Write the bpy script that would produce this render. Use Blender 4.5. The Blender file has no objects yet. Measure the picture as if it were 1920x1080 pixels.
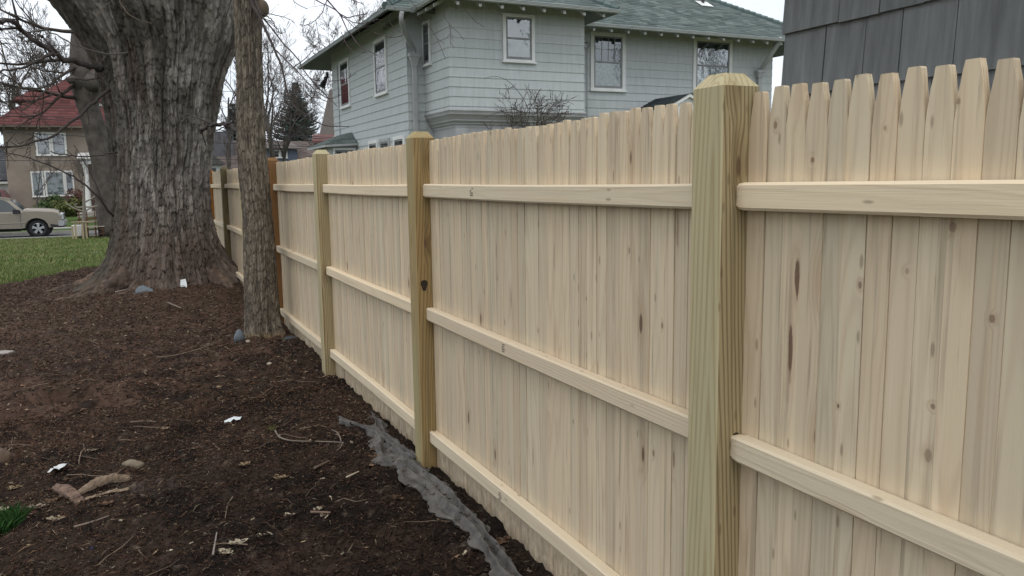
import bpy, bmesh, math, random
import numpy as np
from mathutils import Vector, Matrix
random.seed(7)
RNG = np.random.default_rng(11)
C = bpy.context.scene.collection
SC = bpy.context.scene

# ------------------------------------------------------------------ camera
CAMH = 1.58
YAW, PITCH, ROLL, FPX = 0.4421, 0.1352, 0.0135, 1500.3
def _axes():
    cy, sy, cp, sp = math.cos(YAW), math.sin(YAW), math.cos(PITCH), math.sin(PITCH)
    fw = np.array([sy*cp, cy*cp, -sp]); rt = np.array([cy, -sy, 0.0]); dn = np.cross(fw, rt)
    cr, sr = math.cos(ROLL), math.sin(ROLL)
    return rt*cr+dn*sr, dn*cr-rt*sr, fw
RT, DN, FW = _axes()
cam = bpy.data.objects.new('camera', bpy.data.cameras.new('camera'))
C.objects.link(cam)
m = Matrix.Identity(4)
for i in range(3):
    m[i][0], m[i][1], m[i][2] = RT[i], -DN[i], -FW[i]
m[2][3] = CAMH
cam.matrix_world = m
cam.data.sensor_width = 36.0
cam.data.lens = FPX/1920*36
cam.data.clip_start = 0.05
cam.data.clip_end = 2000
SC.camera = cam
def ray(u, v):
    return RT*((u-960)/FPX)+DN*((v-540)/FPX)+FW
O3 = np.array([0, 0, CAMH])
def atx(u, v, x): d = ray(u, v); return O3+d*(x/d[0])
def at(u, v, y): d = ray(u, v); return O3+d*(y/d[1])
def atz(u, v, z): d = ray(u, v); return O3+d*((z-CAMH)/d[2])

# ------------------------------------------------------------------ light
SUN_EL, SUN_AZ = 62.0, 205.0          # azimuth of the sun, degrees clockwise from +Y
W = bpy.data.worlds.new('World'); SC.world = W; W.use_nodes = True
nt = W.node_tree; nt.nodes.clear()
sky = nt.nodes.new('ShaderNodeTexSky'); sky.sky_type = 'NISHITA'; sky.sun_disc = False
sky.sun_elevation = math.radians(SUN_EL); sky.sun_rotation = math.radians(SUN_AZ)
sky.dust_density = 4; sky.air_density = 1.0
hs = nt.nodes.new('ShaderNodeHueSaturation'); hs.inputs['Saturation'].default_value = 0.55; hs.inputs['Value'].default_value = 1.0
nt.links.new(sky.outputs[0], hs.inputs['Color'])
tc = nt.nodes.new('ShaderNodeTexCoord')
mp = nt.nodes.new('ShaderNodeMapping'); mp.inputs['Scale'].default_value = (1, 1, 2.2)
nt.links.new(tc.outputs['Generated'], mp.inputs['Vector'])
nz = nt.nodes.new('ShaderNodeTexNoise'); nz.inputs['Scale'].default_value = 2.2; nz.inputs['Detail'].default_value = 5
nt.links.new(mp.outputs[0], nz.inputs['Vector'])
cr = nt.nodes.new('ShaderNodeValToRGB')
cr.color_ramp.elements[0].position = 0.3; cr.color_ramp.elements[0].color = (9.4, 10.4, 11.6, 1)
cr.color_ramp.elements[1].position = 0.62; cr.color_ramp.elements[1].color = (13.5, 13.9, 14.3, 1)
nt.links.new(nz.outputs['Fac'], cr.inputs['Fac'])
mx = nt.nodes.new('ShaderNodeMix'); mx.data_type = 'RGBA'; mx.inputs['Factor'].default_value = 0.82
nt.links.new(hs.outputs[0], mx.inputs['A']); nt.links.new(cr.outputs[0], mx.inputs['B'])
bg = nt.nodes.new('ShaderNodeBackground'); bg.inputs['Strength'].default_value = 0.105
nt.links.new(mx.outputs['Result'], bg.inputs['Color'])
wo = nt.nodes.new('ShaderNodeOutputWorld'); nt.links.new(bg.outputs[0], wo.inputs['Surface'])
sl = bpy.data.lights.new('sun', 'SUN'); sl.energy = 1.3; sl.angle = math.radians(35); sl.color = (1.0, 0.96, 0.9)
so = bpy.data.objects.new('sun', sl); C.objects.link(so)
sd = Vector((math.sin(math.radians(SUN_AZ))*math.cos(math.radians(SUN_EL)), math.cos(math.radians(SUN_AZ))*math.cos(math.radians(SUN_EL)), math.sin(math.radians(SUN_EL))))
so.rotation_euler = sd.to_track_quat('Z', 'Y').to_euler(); so.location = (0, 0, 30)
vs = SC.view_settings
vs.view_transform = 'Standard'; vs.look = 'None'; vs.gamma = 1; vs.use_curve_mapping = False
vs.exposure = 0.0
SC.cycles.max_bounces = 6; SC.cycles.diffuse_bounces = 4; SC.cycles.transparent_max_bounces = 12
SC.cycles.use_denoising = True

# ------------------------------------------------------------------ noise in numpy
def _hash(ix, iy, iz, seed):
    h = (ix.astype(np.int64)*374761393 + iy.astype(np.int64)*668265263 + iz.astype(np.int64)*2147483647 + seed*1274126177) & 0xffffffff
    h = ((h ^ (h >> 13))*1274126177) & 0xffffffff
    h = ((h ^ (h >> 16))*2246822519) & 0xffffffff
    return ((h ^ (h >> 15)) & 0xffffff)/float(0x1000000)
def vnoise(x, y, z=None, seed=0):
    x = np.asarray(x, float); y = np.asarray(y, float); z = np.zeros_like(x) if z is None else np.asarray(z, float)
    ix, iy, iz = np.floor(x), np.floor(y), np.floor(z)
    fx, fy, fz = x-ix, y-iy, z-iz
    fx, fy, fz = [f*f*(3-2*f) for f in (fx, fy, fz)]
    r = 0
    for a in (0, 1):
        for b in (0, 1):
            for c in (0, 1):
                w = (fx if a else 1-fx)*(fy if b else 1-fy)*(fz if c else 1-fz)
                r = r+w*_hash(ix+a, iy+b, iz+c, seed)
    return r*2-1
def fbm(x, y, z=None, seed=0, oct=4):
    r, a = 0, 0.5
    for o in range(oct):
        k = 2.0**o
        r = r+a*vnoise(x*k, y*k, None if z is None else z*k, seed+o); a *= 0.5
    return r
def worley(u, v, seed, wrap=None):
    """F1, F2, hash of nearest cell, dv inside the cell"""
    iu, iv = np.floor(u), np.floor(v)
    f1 = np.full(u.shape, 9.0); f2 = np.full(u.shape, 9.0); hh = np.zeros(u.shape); dv1 = np.zeros(u.shape)
    for a in (-1, 0, 1):
        for b in (-1, 0, 1):
            cu, cv = iu+a, iv+b
            cw = np.mod(cu, wrap) if wrap else cu
            z0 = np.zeros_like(cu)
            px = cu+0.1+0.8*_hash(cw, cv, z0, seed); py = cv+0.1+0.8*_hash(cw, cv, z0+1, seed)
            d = np.hypot(u-px, v-py)
            near = d < f1
            f2 = np.where(near, f1, np.minimum(f2, d))
            hh = np.where(near, _hash(cw, cv, z0+2, seed), hh)
            dv1 = np.where(near, v-py, dv1)
            f1 = np.where(near, d, f1)
    return f1, f2, hh, dv1
def sstep(a, b, x):
    t = np.clip((x-a)/(b-a), 0, 1); return t*t*(3-2*t)

# ------------------------------------------------------------------ materials
def nd(nt, t, ins=None, **pr):
    n = nt.nodes.new(t)
    for k, v in pr.items(): setattr(n, k, v)
    for k, v in (ins or {}).items():
        s = n.inputs[k]
        if isinstance(v, bpy.types.NodeSocket): nt.links.new(v, s)
        else: s.default_value = v
    return n
def newmat(name):
    m = bpy.data.materials.new(name); m.use_nodes = True
    nt = m.node_tree; b = nt.nodes['Principled BSDF']
    return m, nt, b
def mathn(nt, op, a, b=0.0, clamp=False):
    n = nt.nodes.new('ShaderNodeMath'); n.operation = op; n.use_clamp = clamp
    for i, v in enumerate((a, b)):
        if isinstance(v, bpy.types.NodeSocket): nt.links.new(v, n.inputs[i])
        else: n.inputs[i].default_value = v
    return n.outputs[0]
def mixc(nt, f, a, b, mode='MIX'):
    n = nt.nodes.new('ShaderNodeMix'); n.data_type = 'RGBA'; n.blend_type = mode
    for k, v in (('Factor', f), ('A', a), ('B', b)):
        s = [q for q in n.inputs if q.name == k and (q.type == 'RGBA' or k == 'Factor') and q.enabled][0] if k == 'Factor' else [q for q in n.inputs if q.name == k and q.type == 'RGBA'][0]
        if isinstance(v, bpy.types.NodeSocket): nt.links.new(v, s)
        elif k == 'Factor': s.default_value = v
        else: s.default_value = (*v, 1) if len(v) == 3 else v
    return [o for o in n.outputs if o.type == 'RGBA'][0]
def mrange(nt, v, a, b, c=0.0, d=1.0, smooth=False):
    n = nt.nodes.new('ShaderNodeMapRange'); n.clamp = True
    if smooth: n.interpolation_type = 'SMOOTHSTEP'
    nt.links.new(v, n.inputs['Value'])
    n.inputs['From Min'].default_value = a; n.inputs['From Max'].default_value = b
    n.inputs['To Min'].default_value = c; n.inputs['To Max'].default_value = d
    return n.outputs['Result']
def noise(nt, vec, scale, detail=4, rough=0.5, sc=(1, 1, 1)):
    if sc != (1, 1, 1):
        vec = nd(nt, 'ShaderNodeMapping', {'Vector': vec, 'Scale': sc}).outputs[0]
    return nd(nt, 'ShaderNodeTexNoise', {'Vector': vec, 'Scale': scale, 'Detail': detail, 'Roughness': rough}).outputs['Fac']
def bump(nt, b, h, strength, dist=0.01):
    n = nd(nt, 'ShaderNodeBump', {'Height': h, 'Strength': strength, 'Distance': dist})
    nt.links.new(n.outputs[0], b.inputs['Normal'])
def plain(name, col, rough=0.6, var=0.12, scale=3.0, metal=0.0, bmp=0.0, bscale=40.0, sc=(1, 1, 1), col2=None, spec=0.4, attr=False):
    """a base colour with blotchy variation, optional second colour, optional colour attribute, relief"""
    m, nt, b = newmat(name)
    tcn = nd(nt, 'ShaderNodeTexCoord').outputs['Object']
    f = noise(nt, tcn, scale, 5, 0.6, sc)
    c2 = col2 or tuple(c*(1-var*2.2) for c in col)
    c = mixc(nt, mrange(nt, f, 0.3, 0.7), c2, tuple(min(1, c*(1+var*0.5)) for c in col))
    oi = nd(nt, 'ShaderNodeObjectInfo').outputs['Random']
    c = mixc(nt, 1.0, c, mixc(nt, oi, (1-var, 1-var, 1-var), (1, 1, 1)), 'MULTIPLY')
    if attr:
        at_ = nd(nt, 'ShaderNodeAttribute', attribute_name='Col')
        c = mixc(nt, 1.0, c, at_.outputs['Color'], 'MULTIPLY')
    nt.links.new(c, b.inputs['Base Color'])
    b.inputs['Roughness'].default_value = rough; b.inputs['Metallic'].default_value = metal
    b.inputs['Specular IOR Level'].default_value = spec
    if bmp:
        bump(nt, b, noise(nt, tcn, bscale, 4, 0.6, sc), bmp)
    return m
def wood(name, early, late, ring=0.0075, knots=0.45, stain=0.35, stainc=(0.30, 0.25, 0.19), axis='Z', contrast=0.55, green=0.0, tilt=0.045, specks=0.5, marks=False, dirt=0.0):
    m, nt, b = newmat(name)
    tcn = nd(nt, 'ShaderNodeTexCoord').outputs['Object']
    if axis == 'Y':   # long axis along local Y: swap to Z
        s = nd(nt, 'ShaderNodeSeparateXYZ', {0: tcn})
        tcn = nd(nt, 'ShaderNodeCombineXYZ', {0: s.outputs[0], 1: s.outputs[2], 2: s.outputs[1]}).outputs[0]
    rnd = nd(nt, 'ShaderNodeObjectInfo').outputs['Random']
    wn = nd(nt, 'ShaderNodeTexWhiteNoise', {'W': rnd}, noise_dimensions='1D')
    rs = nd(nt, 'ShaderNodeSeparateColor', {0: wn.outputs['Color']})
    r1, r2, r3 = rs.outputs[0], rs.outputs[1], rs.outputs[2]
    off = nd(nt, 'ShaderNodeCombineXYZ', {0: mathn(nt, 'MULTIPLY', r1, 17), 1: mathn(nt, 'MULTIPLY', r2, 23), 2: mathn(nt, 'MULTIPLY', r3, 31)}).outputs[0]
    p = nd(nt, 'ShaderNodeVectorMath', {0: tcn, 1: off}, operation='ADD').outputs[0]
    # knots
    kv = nd(nt, 'ShaderNodeMapping', {'Vector': p, 'Scale': (11, 11, 3.0)}).outputs[0]
    vo = nd(nt, 'ShaderNodeTexVoronoi', {'Vector': kv, 'Scale': 1.0, 'Randomness': 1.0})
    gate = mathn(nt, 'LESS_THAN', nd(nt, 'ShaderNodeSeparateColor', {0: vo.outputs['Color']}).outputs[0], knots)
    kd = vo.outputs['Distance']
    kcore = mathn(nt, 'MULTIPLY', mrange(nt, kd, 0.12, 0.075, 0, 1, True), gate)
    khalo = mathn(nt, 'MULTIPLY', mrange(nt, kd, 0.42, 0.08, 0, 1, True), gate)
    # single knots placed on a piece through its own properties: (y, z, half width), (half height, depth of colour, seed)
    if marks:
        sl_ = nd(nt, 'ShaderNodeSeparateXYZ', {0: tcn})
        wob = noise(nt, p, 1.0, 4, 0.65, (120, 120, 22))
        mk, mh = None, None
        for nm in ('a', 'b'):
            A = nd(nt, 'ShaderNodeSeparateXYZ', {0: nd(nt, 'ShaderNodeAttribute', attribute_type='OBJECT', attribute_name='knot_'+nm).outputs['Vector']})
            B = nd(nt, 'ShaderNodeSeparateXYZ', {0: nd(nt, 'ShaderNodeAttribute', attribute_type='OBJECT', attribute_name='knot_shape_'+nm).outputs['Vector']})
            dy = mathn(nt, 'DIVIDE', mathn(nt, 'SUBTRACT', sl_.outputs[1], A.outputs[0]), mathn(nt, 'MAXIMUM', A.outputs[2], 1e-5))
            dz = mathn(nt, 'DIVIDE', mathn(nt, 'SUBTRACT', sl_.outputs[2], A.outputs[1]), mathn(nt, 'MAXIMUM', B.outputs[0], 1e-5))
            dd = mathn(nt, 'SQRT', mathn(nt, 'ADD', mathn(nt, 'MULTIPLY', dy, dy), mathn(nt, 'MULTIPLY', dz, dz)))
            dd = mathn(nt, 'ADD', dd, mathn(nt, 'MULTIPLY', mathn(nt, 'SUBTRACT', wob, 0.5), 1.3))
            a_ = mathn(nt, 'MULTIPLY', mrange(nt, dd, 1.08, 0.72, 0, 1, True), B.outputs[1]); h_ = mathn(nt, 'MULTIPLY', mrange(nt, dd, 3.2, 0.8, 0, 1, True), B.outputs[1])
            mk = a_ if mk is None else mathn(nt, 'MAXIMUM', mk, a_); mh = h_ if mh is None else mathn(nt, 'MAXIMUM', mh, h_)
        khalo = mathn(nt, 'MAXIMUM', khalo, mathn(nt, 'MULTIPLY', mh, 0.8))
    # rings
    s = nd(nt, 'ShaderNodeSeparateXYZ', {0: tcn})
    wv = noise(nt, p, 1.0, 2, 0.4, (7, 7, 1.3))
    x = mathn(nt, 'ADD', s.outputs[0], mathn(nt, 'ADD', mathn(nt, 'MULTIPLY', r1, 0.07), 0.035))
    y = mathn(nt, 'ADD', s.outputs[1], mathn(nt, 'MULTIPLY', mathn(nt, 'SUBTRACT', r2, 0.5), 0.07))
    r = mathn(nt, 'SQRT', mathn(nt, 'ADD', mathn(nt, 'MULTIPLY', x, x), mathn(nt, 'MULTIPLY', y, y)))
    r = mathn(nt, 'ADD', r, mathn(nt, 'MULTIPLY', wv, 0.034))
    r = mathn(nt, 'ADD', r, mathn(nt, 'MULTIPLY', s.outputs[2], mathn(nt, 'MULTIPLY', mathn(nt, 'SUBTRACT', r3, 0.5), tilt)))
    r = mathn(nt, 'ADD', r, mathn(nt, 'MULTIPLY', khalo, 0.014))
    sn = mathn(nt, 'SINE', mathn(nt, 'MULTIPLY', r, 2*math.pi/ring))
    rg = mrange(nt, sn, -0.6, 1.0)
    rg = mathn(nt, 'MULTIPLY', rg, rg)
    fine = noise(nt, p, 1.0, 4, 0.7, (190, 190, 3.5))
    g = mathn(nt, 'ADD', mathn(nt, 'MULTIPLY', rg, contrast), mathn(nt, 'MULTIPLY', mathn(nt, 'SUBTRACT', fine, 0.5), 0.55), True)
    c = mixc(nt, g, early, late)
    # tone from piece to piece
    tone = mixc(nt, r1, (0.86, 0.855, 0.85), (1.05, 1.045, 1.02))
    c = mixc(nt, 1.0, c, tone, 'MULTIPLY')
    c = mixc(nt, 1.0, c, mixc(nt, r3, (1.02, 0.98, 0.93), (0.98, 1.0, 0.985)), 'MULTIPLY')
    # streaky stain and weather
    st = mrange(nt, noise(nt, p, 1.0, 4, 0.6, (42, 42, 1.0)), 0.52, 0.70, 0, stain, True)
    c = mixc(nt, st, c, stainc)
    st2 = mrange(nt, noise(nt, p, 1.0, 5, 0.65, (60, 60, 2.2)), 0.60, 0.74, 0, stain*0.9, True)
    c = mixc(nt, st2, c, tuple(0.62*q for q in stainc))
    pale = mrange(nt, noise(nt, p, 1.0, 3, 0.55, (34, 34, 1.6)), 0.62, 0.75, 0, 0.35, True)
    c = mixc(nt, pale, c, tuple(min(0.85, q*1.25) for q in early))
    warm = mrange(nt, noise(nt, p, 1.0, 3, 0.55, (40, 40, 1.1)), 0.58, 0.72, 0, 0.38, True)
    c = mixc(nt, warm, c, (early[0]*.92, early[1]*.80, early[2]*.66))
    if green:
        gf = mrange(nt, noise(nt, p, 1.0, 3, 0.5, (6, 6, 1.1)), 0.45, 0.68, 0, green, True)
        c = mixc(nt, gf, c, (0.37, 0.365, 0.225))
    sv = nd(nt, 'ShaderNodeMapping', {'Vector': p, 'Scale': (30, 30, 9)}).outputs[0]
    s2 = nd(nt, 'ShaderNodeTexVoronoi', {'Vector': sv, 'Scale': 1.0})
    sg = mathn(nt, 'LESS_THAN', nd(nt, 'ShaderNodeSeparateColor', {0: s2.outputs['Color']}).outputs[1], 0.16)
    c = mixc(nt, mathn(nt, 'MULTIPLY', mathn(nt, 'MULTIPLY', mrange(nt, s2.outputs['Distance'], 0.20, 0.09, 0, 1, True), sg), specks), c, (0.13, 0.085, 0.05))
    c = mixc(nt, mathn(nt, 'MULTIPLY', khalo, 0.42), c, (late[0]*.74, late[1]*.62, late[2]*.52))
    c = mixc(nt, mathn(nt, 'MULTIPLY', kcore, 0.85), c, (0.10, 0.062, 0.036))
    if marks:
        c = mixc(nt, mathn(nt, 'MULTIPLY', mk, 0.9), c, mixc(nt, noise(nt, p, 1.0, 4, .6, (90, 90, 12)), (0.055, 0.026, 0.018), (0.21, 0.125, 0.085)))
    if dirt:
        dm = mathn(nt, 'MULTIPLY', mrange(nt, s.outputs[2], 0.26, 0.0, 0, 1, True), mrange(nt, noise(nt, p, 1.0, 5, .7, (30, 30, 18)), 0.36, 0.62, 0, dirt))
        c = mixc(nt, dm, c, (0.16, 0.11, 0.07))
    nt.links.new(c, b.inputs['Base Color'])
    b.inputs['Roughness'].default_value = 0.72; b.inputs['Specular IOR Level'].default_value = 0.25
    bump(nt, b, mathn(nt, 'ADD', mathn(nt, 'MULTIPLY', rg, 0.4), fine), 0.22, 0.004)
    return m
def attrmat(name, rough=0.8, scale=1.0, bmp=0.0, bscale=60, spec=0.25, mul=(1, 1, 1), var=0.25, vscale=8, sc=(1, 1, 1)):
    m, nt, b = newmat(name)
    a = nd(nt, 'ShaderNodeAttribute', attribute_name='Col').outputs['Color']
    tcn = nd(nt, 'ShaderNodeTexCoord').outputs['Object']
    f = noise(nt, tcn, vscale, 5, 0.65, sc)
    c = mixc(nt, 1.0, a, mixc(nt, mrange(nt, f, 0.3, 0.7), tuple(q*(1-var) for q in mul), tuple(q*(1+var) for q in mul)), 'MULTIPLY')
    nt.links.new(c, b.inputs['Base Color']); b.inputs['Roughness'].default_value = rough
    b.inputs['Specular IOR Level'].default_value = spec
    if bmp: bump(nt, b, noise(nt, tcn, bscale, 5, 0.65, sc), bmp)
    return m
def glassmat(name, tint=(0.02, 0.025, 0.03), refl=1.0):
    m, nt, b = newmat(name)
    nt.nodes.remove(b)
    tr = nd(nt, 'ShaderNodeBsdfTransparent', {'Color': (0.78, 0.82, 0.82, 1)})
    gl = nd(nt, 'ShaderNodeBsdfGlossy', {'Color': (0.95, 0.97, 1, 1), 'Roughness': 0.015})
    tcn = nd(nt, 'ShaderNodeTexCoord').outputs['Object']
    bn = nd(nt, 'ShaderNodeBump', {'Height': noise(nt, tcn, 3.5, 2), 'Strength': 0.06, 'Distance': 0.05})
    nt.links.new(bn.outputs[0], gl.inputs['Normal'])
    fr = nd(nt, 'ShaderNodeFresnel', {'IOR': 1.5})
    f = mathn(nt, 'MULTIPLY_ADD', fr.outputs[0], 1.25*refl, True)
    f.node.inputs[2].default_value = 0.05*refl
    mxs = nd(nt, 'ShaderNodeMixShader', {0: f, 1: tr.outputs[0], 2: gl.outputs[0]})
    nt.links.new(mxs.outputs[0], nt.nodes['Material Output'].inputs['Surface'])
    return m

# ------------------------------------------------------------------ mesh helpers
class MB:
    def __init__(s): s.v = []; s.f = []; s.c = []; s.n = 0
    def add(s, v, f, col=None):
        b = s.n; v = [tuple(map(float, q)) for q in v]
        s.v += v; s.f += [tuple(i+b for i in q) for q in f]; s.n += len(v)
        if col is not None: s.c += [col]*len(v)
    def box(s, a, b, col=None):
        x0, y0, z0 = a; x1, y1, z1 = b
        s.add([(x0, y0, z0), (x1, y0, z0), (x1, y1, z0), (x0, y1, z0), (x0, y0, z1), (x1, y0, z1), (x1, y1, z1), (x0, y1, z1)],
              [(0, 3, 2, 1), (4, 5, 6, 7), (0, 1, 5, 4), (1, 2, 6, 5), (2, 3, 7, 6), (3, 0, 4, 7)], col)
    def obox(s, o, R, U, N, r0, r1, u0, u1, n0, n1, col=None):
        """box in a wall frame: origin o, right R, up U, outward N"""
        o, R, U, N = [np.asarray(q, float) for q in (o, R, U, N)]
        P = lambda r, u, n: o+R*r+U*u+N*n
        v = [P(r0, u0, n0), P(r1, u0, n0), P(r1, u0, n1), P(r0, u0, n1), P(r0, u1, n0), P(r1, u1, n0), P(r1, u1, n1), P(r0, u1, n1)]
        s.add(v, [(0, 1, 2, 3), (4, 7, 6, 5), (0, 4, 5, 1), (1, 5, 6, 2), (2, 6, 7, 3), (3, 7, 4, 0)], col)
    def loft(s, rings, closed=True, cap=True, col=None):
        k = len(rings[0]); v = [p for r in rings for p in r]; f = []
        for i in range(len(rings)-1):
            for j in range(k if closed else k-1):
                a = i*k+j; b2 = i*k+(j+1) % k
                f.append((a, b2, b2+k, a+k))
        if cap and closed:
            f.append(tuple(reversed(range(k)))); f.append(tuple((len(rings)-1)*k+j for j in range(k)))
        s.add(v, f, col)
    def prism(s, poly, h, col=None):
        """poly: list of 3-D points, h: extrusion vector"""
        poly = [np.asarray(p, float) for p in poly]; h = np.asarray(h, float); k = len(poly)
        s.add(poly+[p+h for p in poly], [tuple(reversed(range(k))), tuple(range(k, 2*k))]+[(i, (i+1) % k, (i+1) % k+k, i+k) for i in range(k)], col)
    def tube(s, pts, rad, k=6, col=None):
        pts = np.asarray(pts, float); n = len(pts)
        rad = np.broadcast_to(np.asarray(rad, float), (n,))
        t = np.gradient(pts, axis=0); t /= np.linalg.norm(t, axis=1, keepdims=True)+1e-9
        ref = np.array([0.31, 0.2, 0.93]) if abs(t[0][2]) < 0.9 else np.array([1, 0.1, 0])
        u = np.cross(t, ref); u /= np.linalg.norm(u, axis=1, keepdims=True)+1e-9
        w = np.cross(t, u)
        a = np.arange(k)*2*math.pi/k
        v = (pts[:, None]+rad[:, None, None]*(u[:, None]*np.cos(a)[None, :, None]+w[:, None]*np.sin(a)[None, :, None])).reshape(-1, 3)
        f = [(i*k+j, i*k+(j+1) % k, (i+1)*k+(j+1) % k, (i+1)*k+j) for i in range(n-1) for j in range(k)]
        f.append(tuple(reversed(range(k)))); f.append(tuple((n-1)*k+j for j in range(k)))
        s.add(v, f, col)
    def cyl(s, p0, p1, r, k=12, r1=None, col=None):
        s.tube([p0, p1], [r, r if r1 is None else r1], k, col)
    def mesh(s, name, smooth=False):
        me = bpy.data.meshes.new(name); me.from_pydata(s.v, [], s.f); me.update()
        if s.c:
            s.c += [(.1, .09, .08)]*(len(s.v)-len(s.c))
            a = me.color_attributes.new('Col', 'FLOAT_COLOR', 'POINT')
            a.data.foreach_set('color', np.array([(*c, 1) for c in s.c], np.float32).ravel())
        if smooth: me.shade_smooth()
        return me
def npmesh(name, V, F, col=None, smooth=False):
    """V (n,3) array, F (m,k) array of equal-sized faces"""
    V = np.asarray(V, np.float32); F = np.asarray(F, np.int32)
    me = bpy.data.meshes.new(name); k = F.shape[1]
    me.vertices.add(len(V)); me.vertices.foreach_set('co', V.ravel())
    me.loops.add(F.size); me.loops.foreach_set('vertex_index', F.ravel())
    me.polygons.add(len(F)); me.polygons.foreach_set('loop_start', np.arange(0, F.size, k, dtype=np.int32))
    me.polygons.foreach_set('loop_total', np.full(len(F), k, np.int32))
    me.update(calc_edges=True)
    if col is not None:
        a = me.color_attributes.new('Col', 'FLOAT_COLOR', 'POINT')
        col = np.asarray(col, np.float32)
        a.data.foreach_set('color', np.hstack([col, np.ones((len(col), 1), np.float32)]).ravel())
    if smooth: me.shade_smooth()
    return me
def gridfaces(nu, nv, wrap=False):
    i, j = np.meshgrid(np.arange(nv-1), np.arange(nu if wrap else nu-1), indexing='ij')
    j2 = (j+1) % nu
    return np.stack([i*nu+j, i*nu+j2, (i+1)*nu+j2, (i+1)*nu+j], -1).reshape(-1, 4)
def rootloc(p):
    l = Vector((0, 0, 0))
    while p is not None: l = l+p.location; p = p.parent
    return l
def obj(name, geo, mat=None, parent=None, smooth=False, bevel=0.0):
    """world-space MB or mesh -> one linked object (children are stored relative to their thing)"""
    me = geo.mesh(name, smooth) if isinstance(geo, MB) else geo
    if mat is not None: me.materials.append(mat)
    o = bpy.data.objects.new(name, me); C.objects.link(o)
    if parent is not None:
        l = rootloc(parent); me.transform(Matrix.Translation(-l)); o.parent = parent
    if bevel:
        bv = o.modifiers.new('bevel', 'BEVEL'); bv.width = bevel; bv.segments = 2; bv.limit_method = 'ANGLE'
    return o
def tag(o, label=None, cat=None, group=None, kind=None):
    if label: o['label'] = label
    if cat: o['category'] = cat
    if group: o['group'] = group
    if kind: o['kind'] = kind
    return o
def thing(name, loc, label, cat, group=None):
    o = bpy.data.objects.new(name, None); o.location = tuple(map(float, loc)); o.empty_display_size = 0.2
    C.objects.link(o); return tag(o, label, cat, group)
def copy_tree(o, parent=None):
    c = o.copy(); C.objects.link(c)
    if parent is not None: c.parent = parent
    for ch in list(o.children): copy_tree(ch, c)
    return c
def recenter(o):
    """origin of a one-mesh thing to the bottom centre of its mesh"""
    n = len(o.data.vertices); a = np.empty(n*3, np.float32); o.data.vertices.foreach_get('co', a); a = a.reshape(-1, 3)
    c = Vector(((a[:, 0].min()+a[:, 0].max())/2, (a[:, 1].min()+a[:, 1].max())/2, a[:, 2].min()))
    o.data.transform(Matrix.Translation(-c)); o.location = o.location+c
    return o

# ------------------------------------------------------------------ terrain
BT = np.array([0.48, 13.3])         # big maple
ST = np.array([1.15, 8.42])         # slim tree
def tz(x, y):
    x = np.asarray(x, float); y = np.asarray(y, float)
    z = -0.44*sstep(15, 36, y)-0.03*sstep(14, 20, y)
    z = z+0.02*fbm(x*0.35, y*0.35, seed=3)
    d = np.hypot(x-BT[0], y-BT[1]); z = z+0.07*sstep(2.2, 0.9, d)
    z = z-0.02*sstep(0.9, 1.35, x)*sstep(9, 6, y)
    return z
EDX = [-30, -8, -4, -2, -1.6, -1.25, -0.87, 0, 1.2, 2.5]; EDY = [9, 11, 13.4, 15.0, 15.6, 16.6, 17.6, 18.4, 18.7, 18.6]
def edge(x): return np.interp(x, EDX, EDY)

m_lawn = plain('turf', (0.105, 0.125, 0.042), 0.95, 0.35, 1.3, col2=(0.115, 0.105, 0.050), spec=0.1)
m_far = plain('far_turf', (0.075, 0.115, 0.035), 0.95, 0.25, 0.6, spec=0.1)
m_road = plain('asphalt', (0.16, 0.165, 0.175), 0.9, 0.12, 2.0, bmp=0.2, bscale=60, spec=0.2)
m_conc = plain('concrete', (0.36, 0.35, 0.32), 0.9, 0.15, 3.0, bmp=0.1)
m_soil = attrmat('mulch_soil', 0.95, bmp=0.5, bscale=90, spec=0.12, var=0.45, vscale=16)

def grid_sheet(xs, ys, zf):
    X, Y = np.meshgrid(xs, ys); Z = zf(X, Y)
    return np.stack([X, Y, Z], -1).reshape(-1, 3), gridfaces(len(xs), len(ys))
big = MB(); big.add([(-500, -200, -1.0), (500, -200, -1.0), (500, 700, -1.0), (-500, 700, -1.0)], [(0, 1, 2, 3)])
tag(obj('ground', big, m_far), kind='structure')
xs = np.concatenate([np.linspace(-60, -8, 20), np.linspace(-7, 2.2, 60), np.linspace(3, 60, 20)])
ys = np.concatenate([np.linspace(-30, 8, 12), np.linspace(9, 36.6, 130)])
V, F = grid_sheet(xs, ys, lambda X, Y: tz(X, Y)-0.012-0.09*(Y < edge(X)-0.6))
tag(obj('lawn', npmesh('lawn', V, F, smooth=True), m_lawn), kind='structure')
k = MB(); k.box((-80, 36.55, -0.95), (80, 36.8, -0.44)); tag(obj('kerb', k, m_conc), kind='structure')
k = MB(); k.box((-80, 46.0, -0.95), (80, 46.2, -0.68)); tag(obj('kerb', k, m_conc), kind='structure')
xs = np.linspace(-80, 80, 30)
V, F = grid_sheet(xs, np.linspace(36.79, 46.01, 8), lambda X, Y: -0.82+0.04*np.cos((Y-41.4)/4.6*1.5)+0*X)
tag(obj('road', npmesh('road', V, F, smooth=True), m_road), kind='structure')
V, F = grid_sheet(xs, np.array([46.19, 48, 50, 54, 58, 62, 75, 120, 300]), lambda X, Y: -0.68+0.42*sstep(47, 58, Y)+0*X)
tag(obj('far_lawn', npmesh('far_lawn', V, F, smooth=True), m_far), kind='structure')

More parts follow.
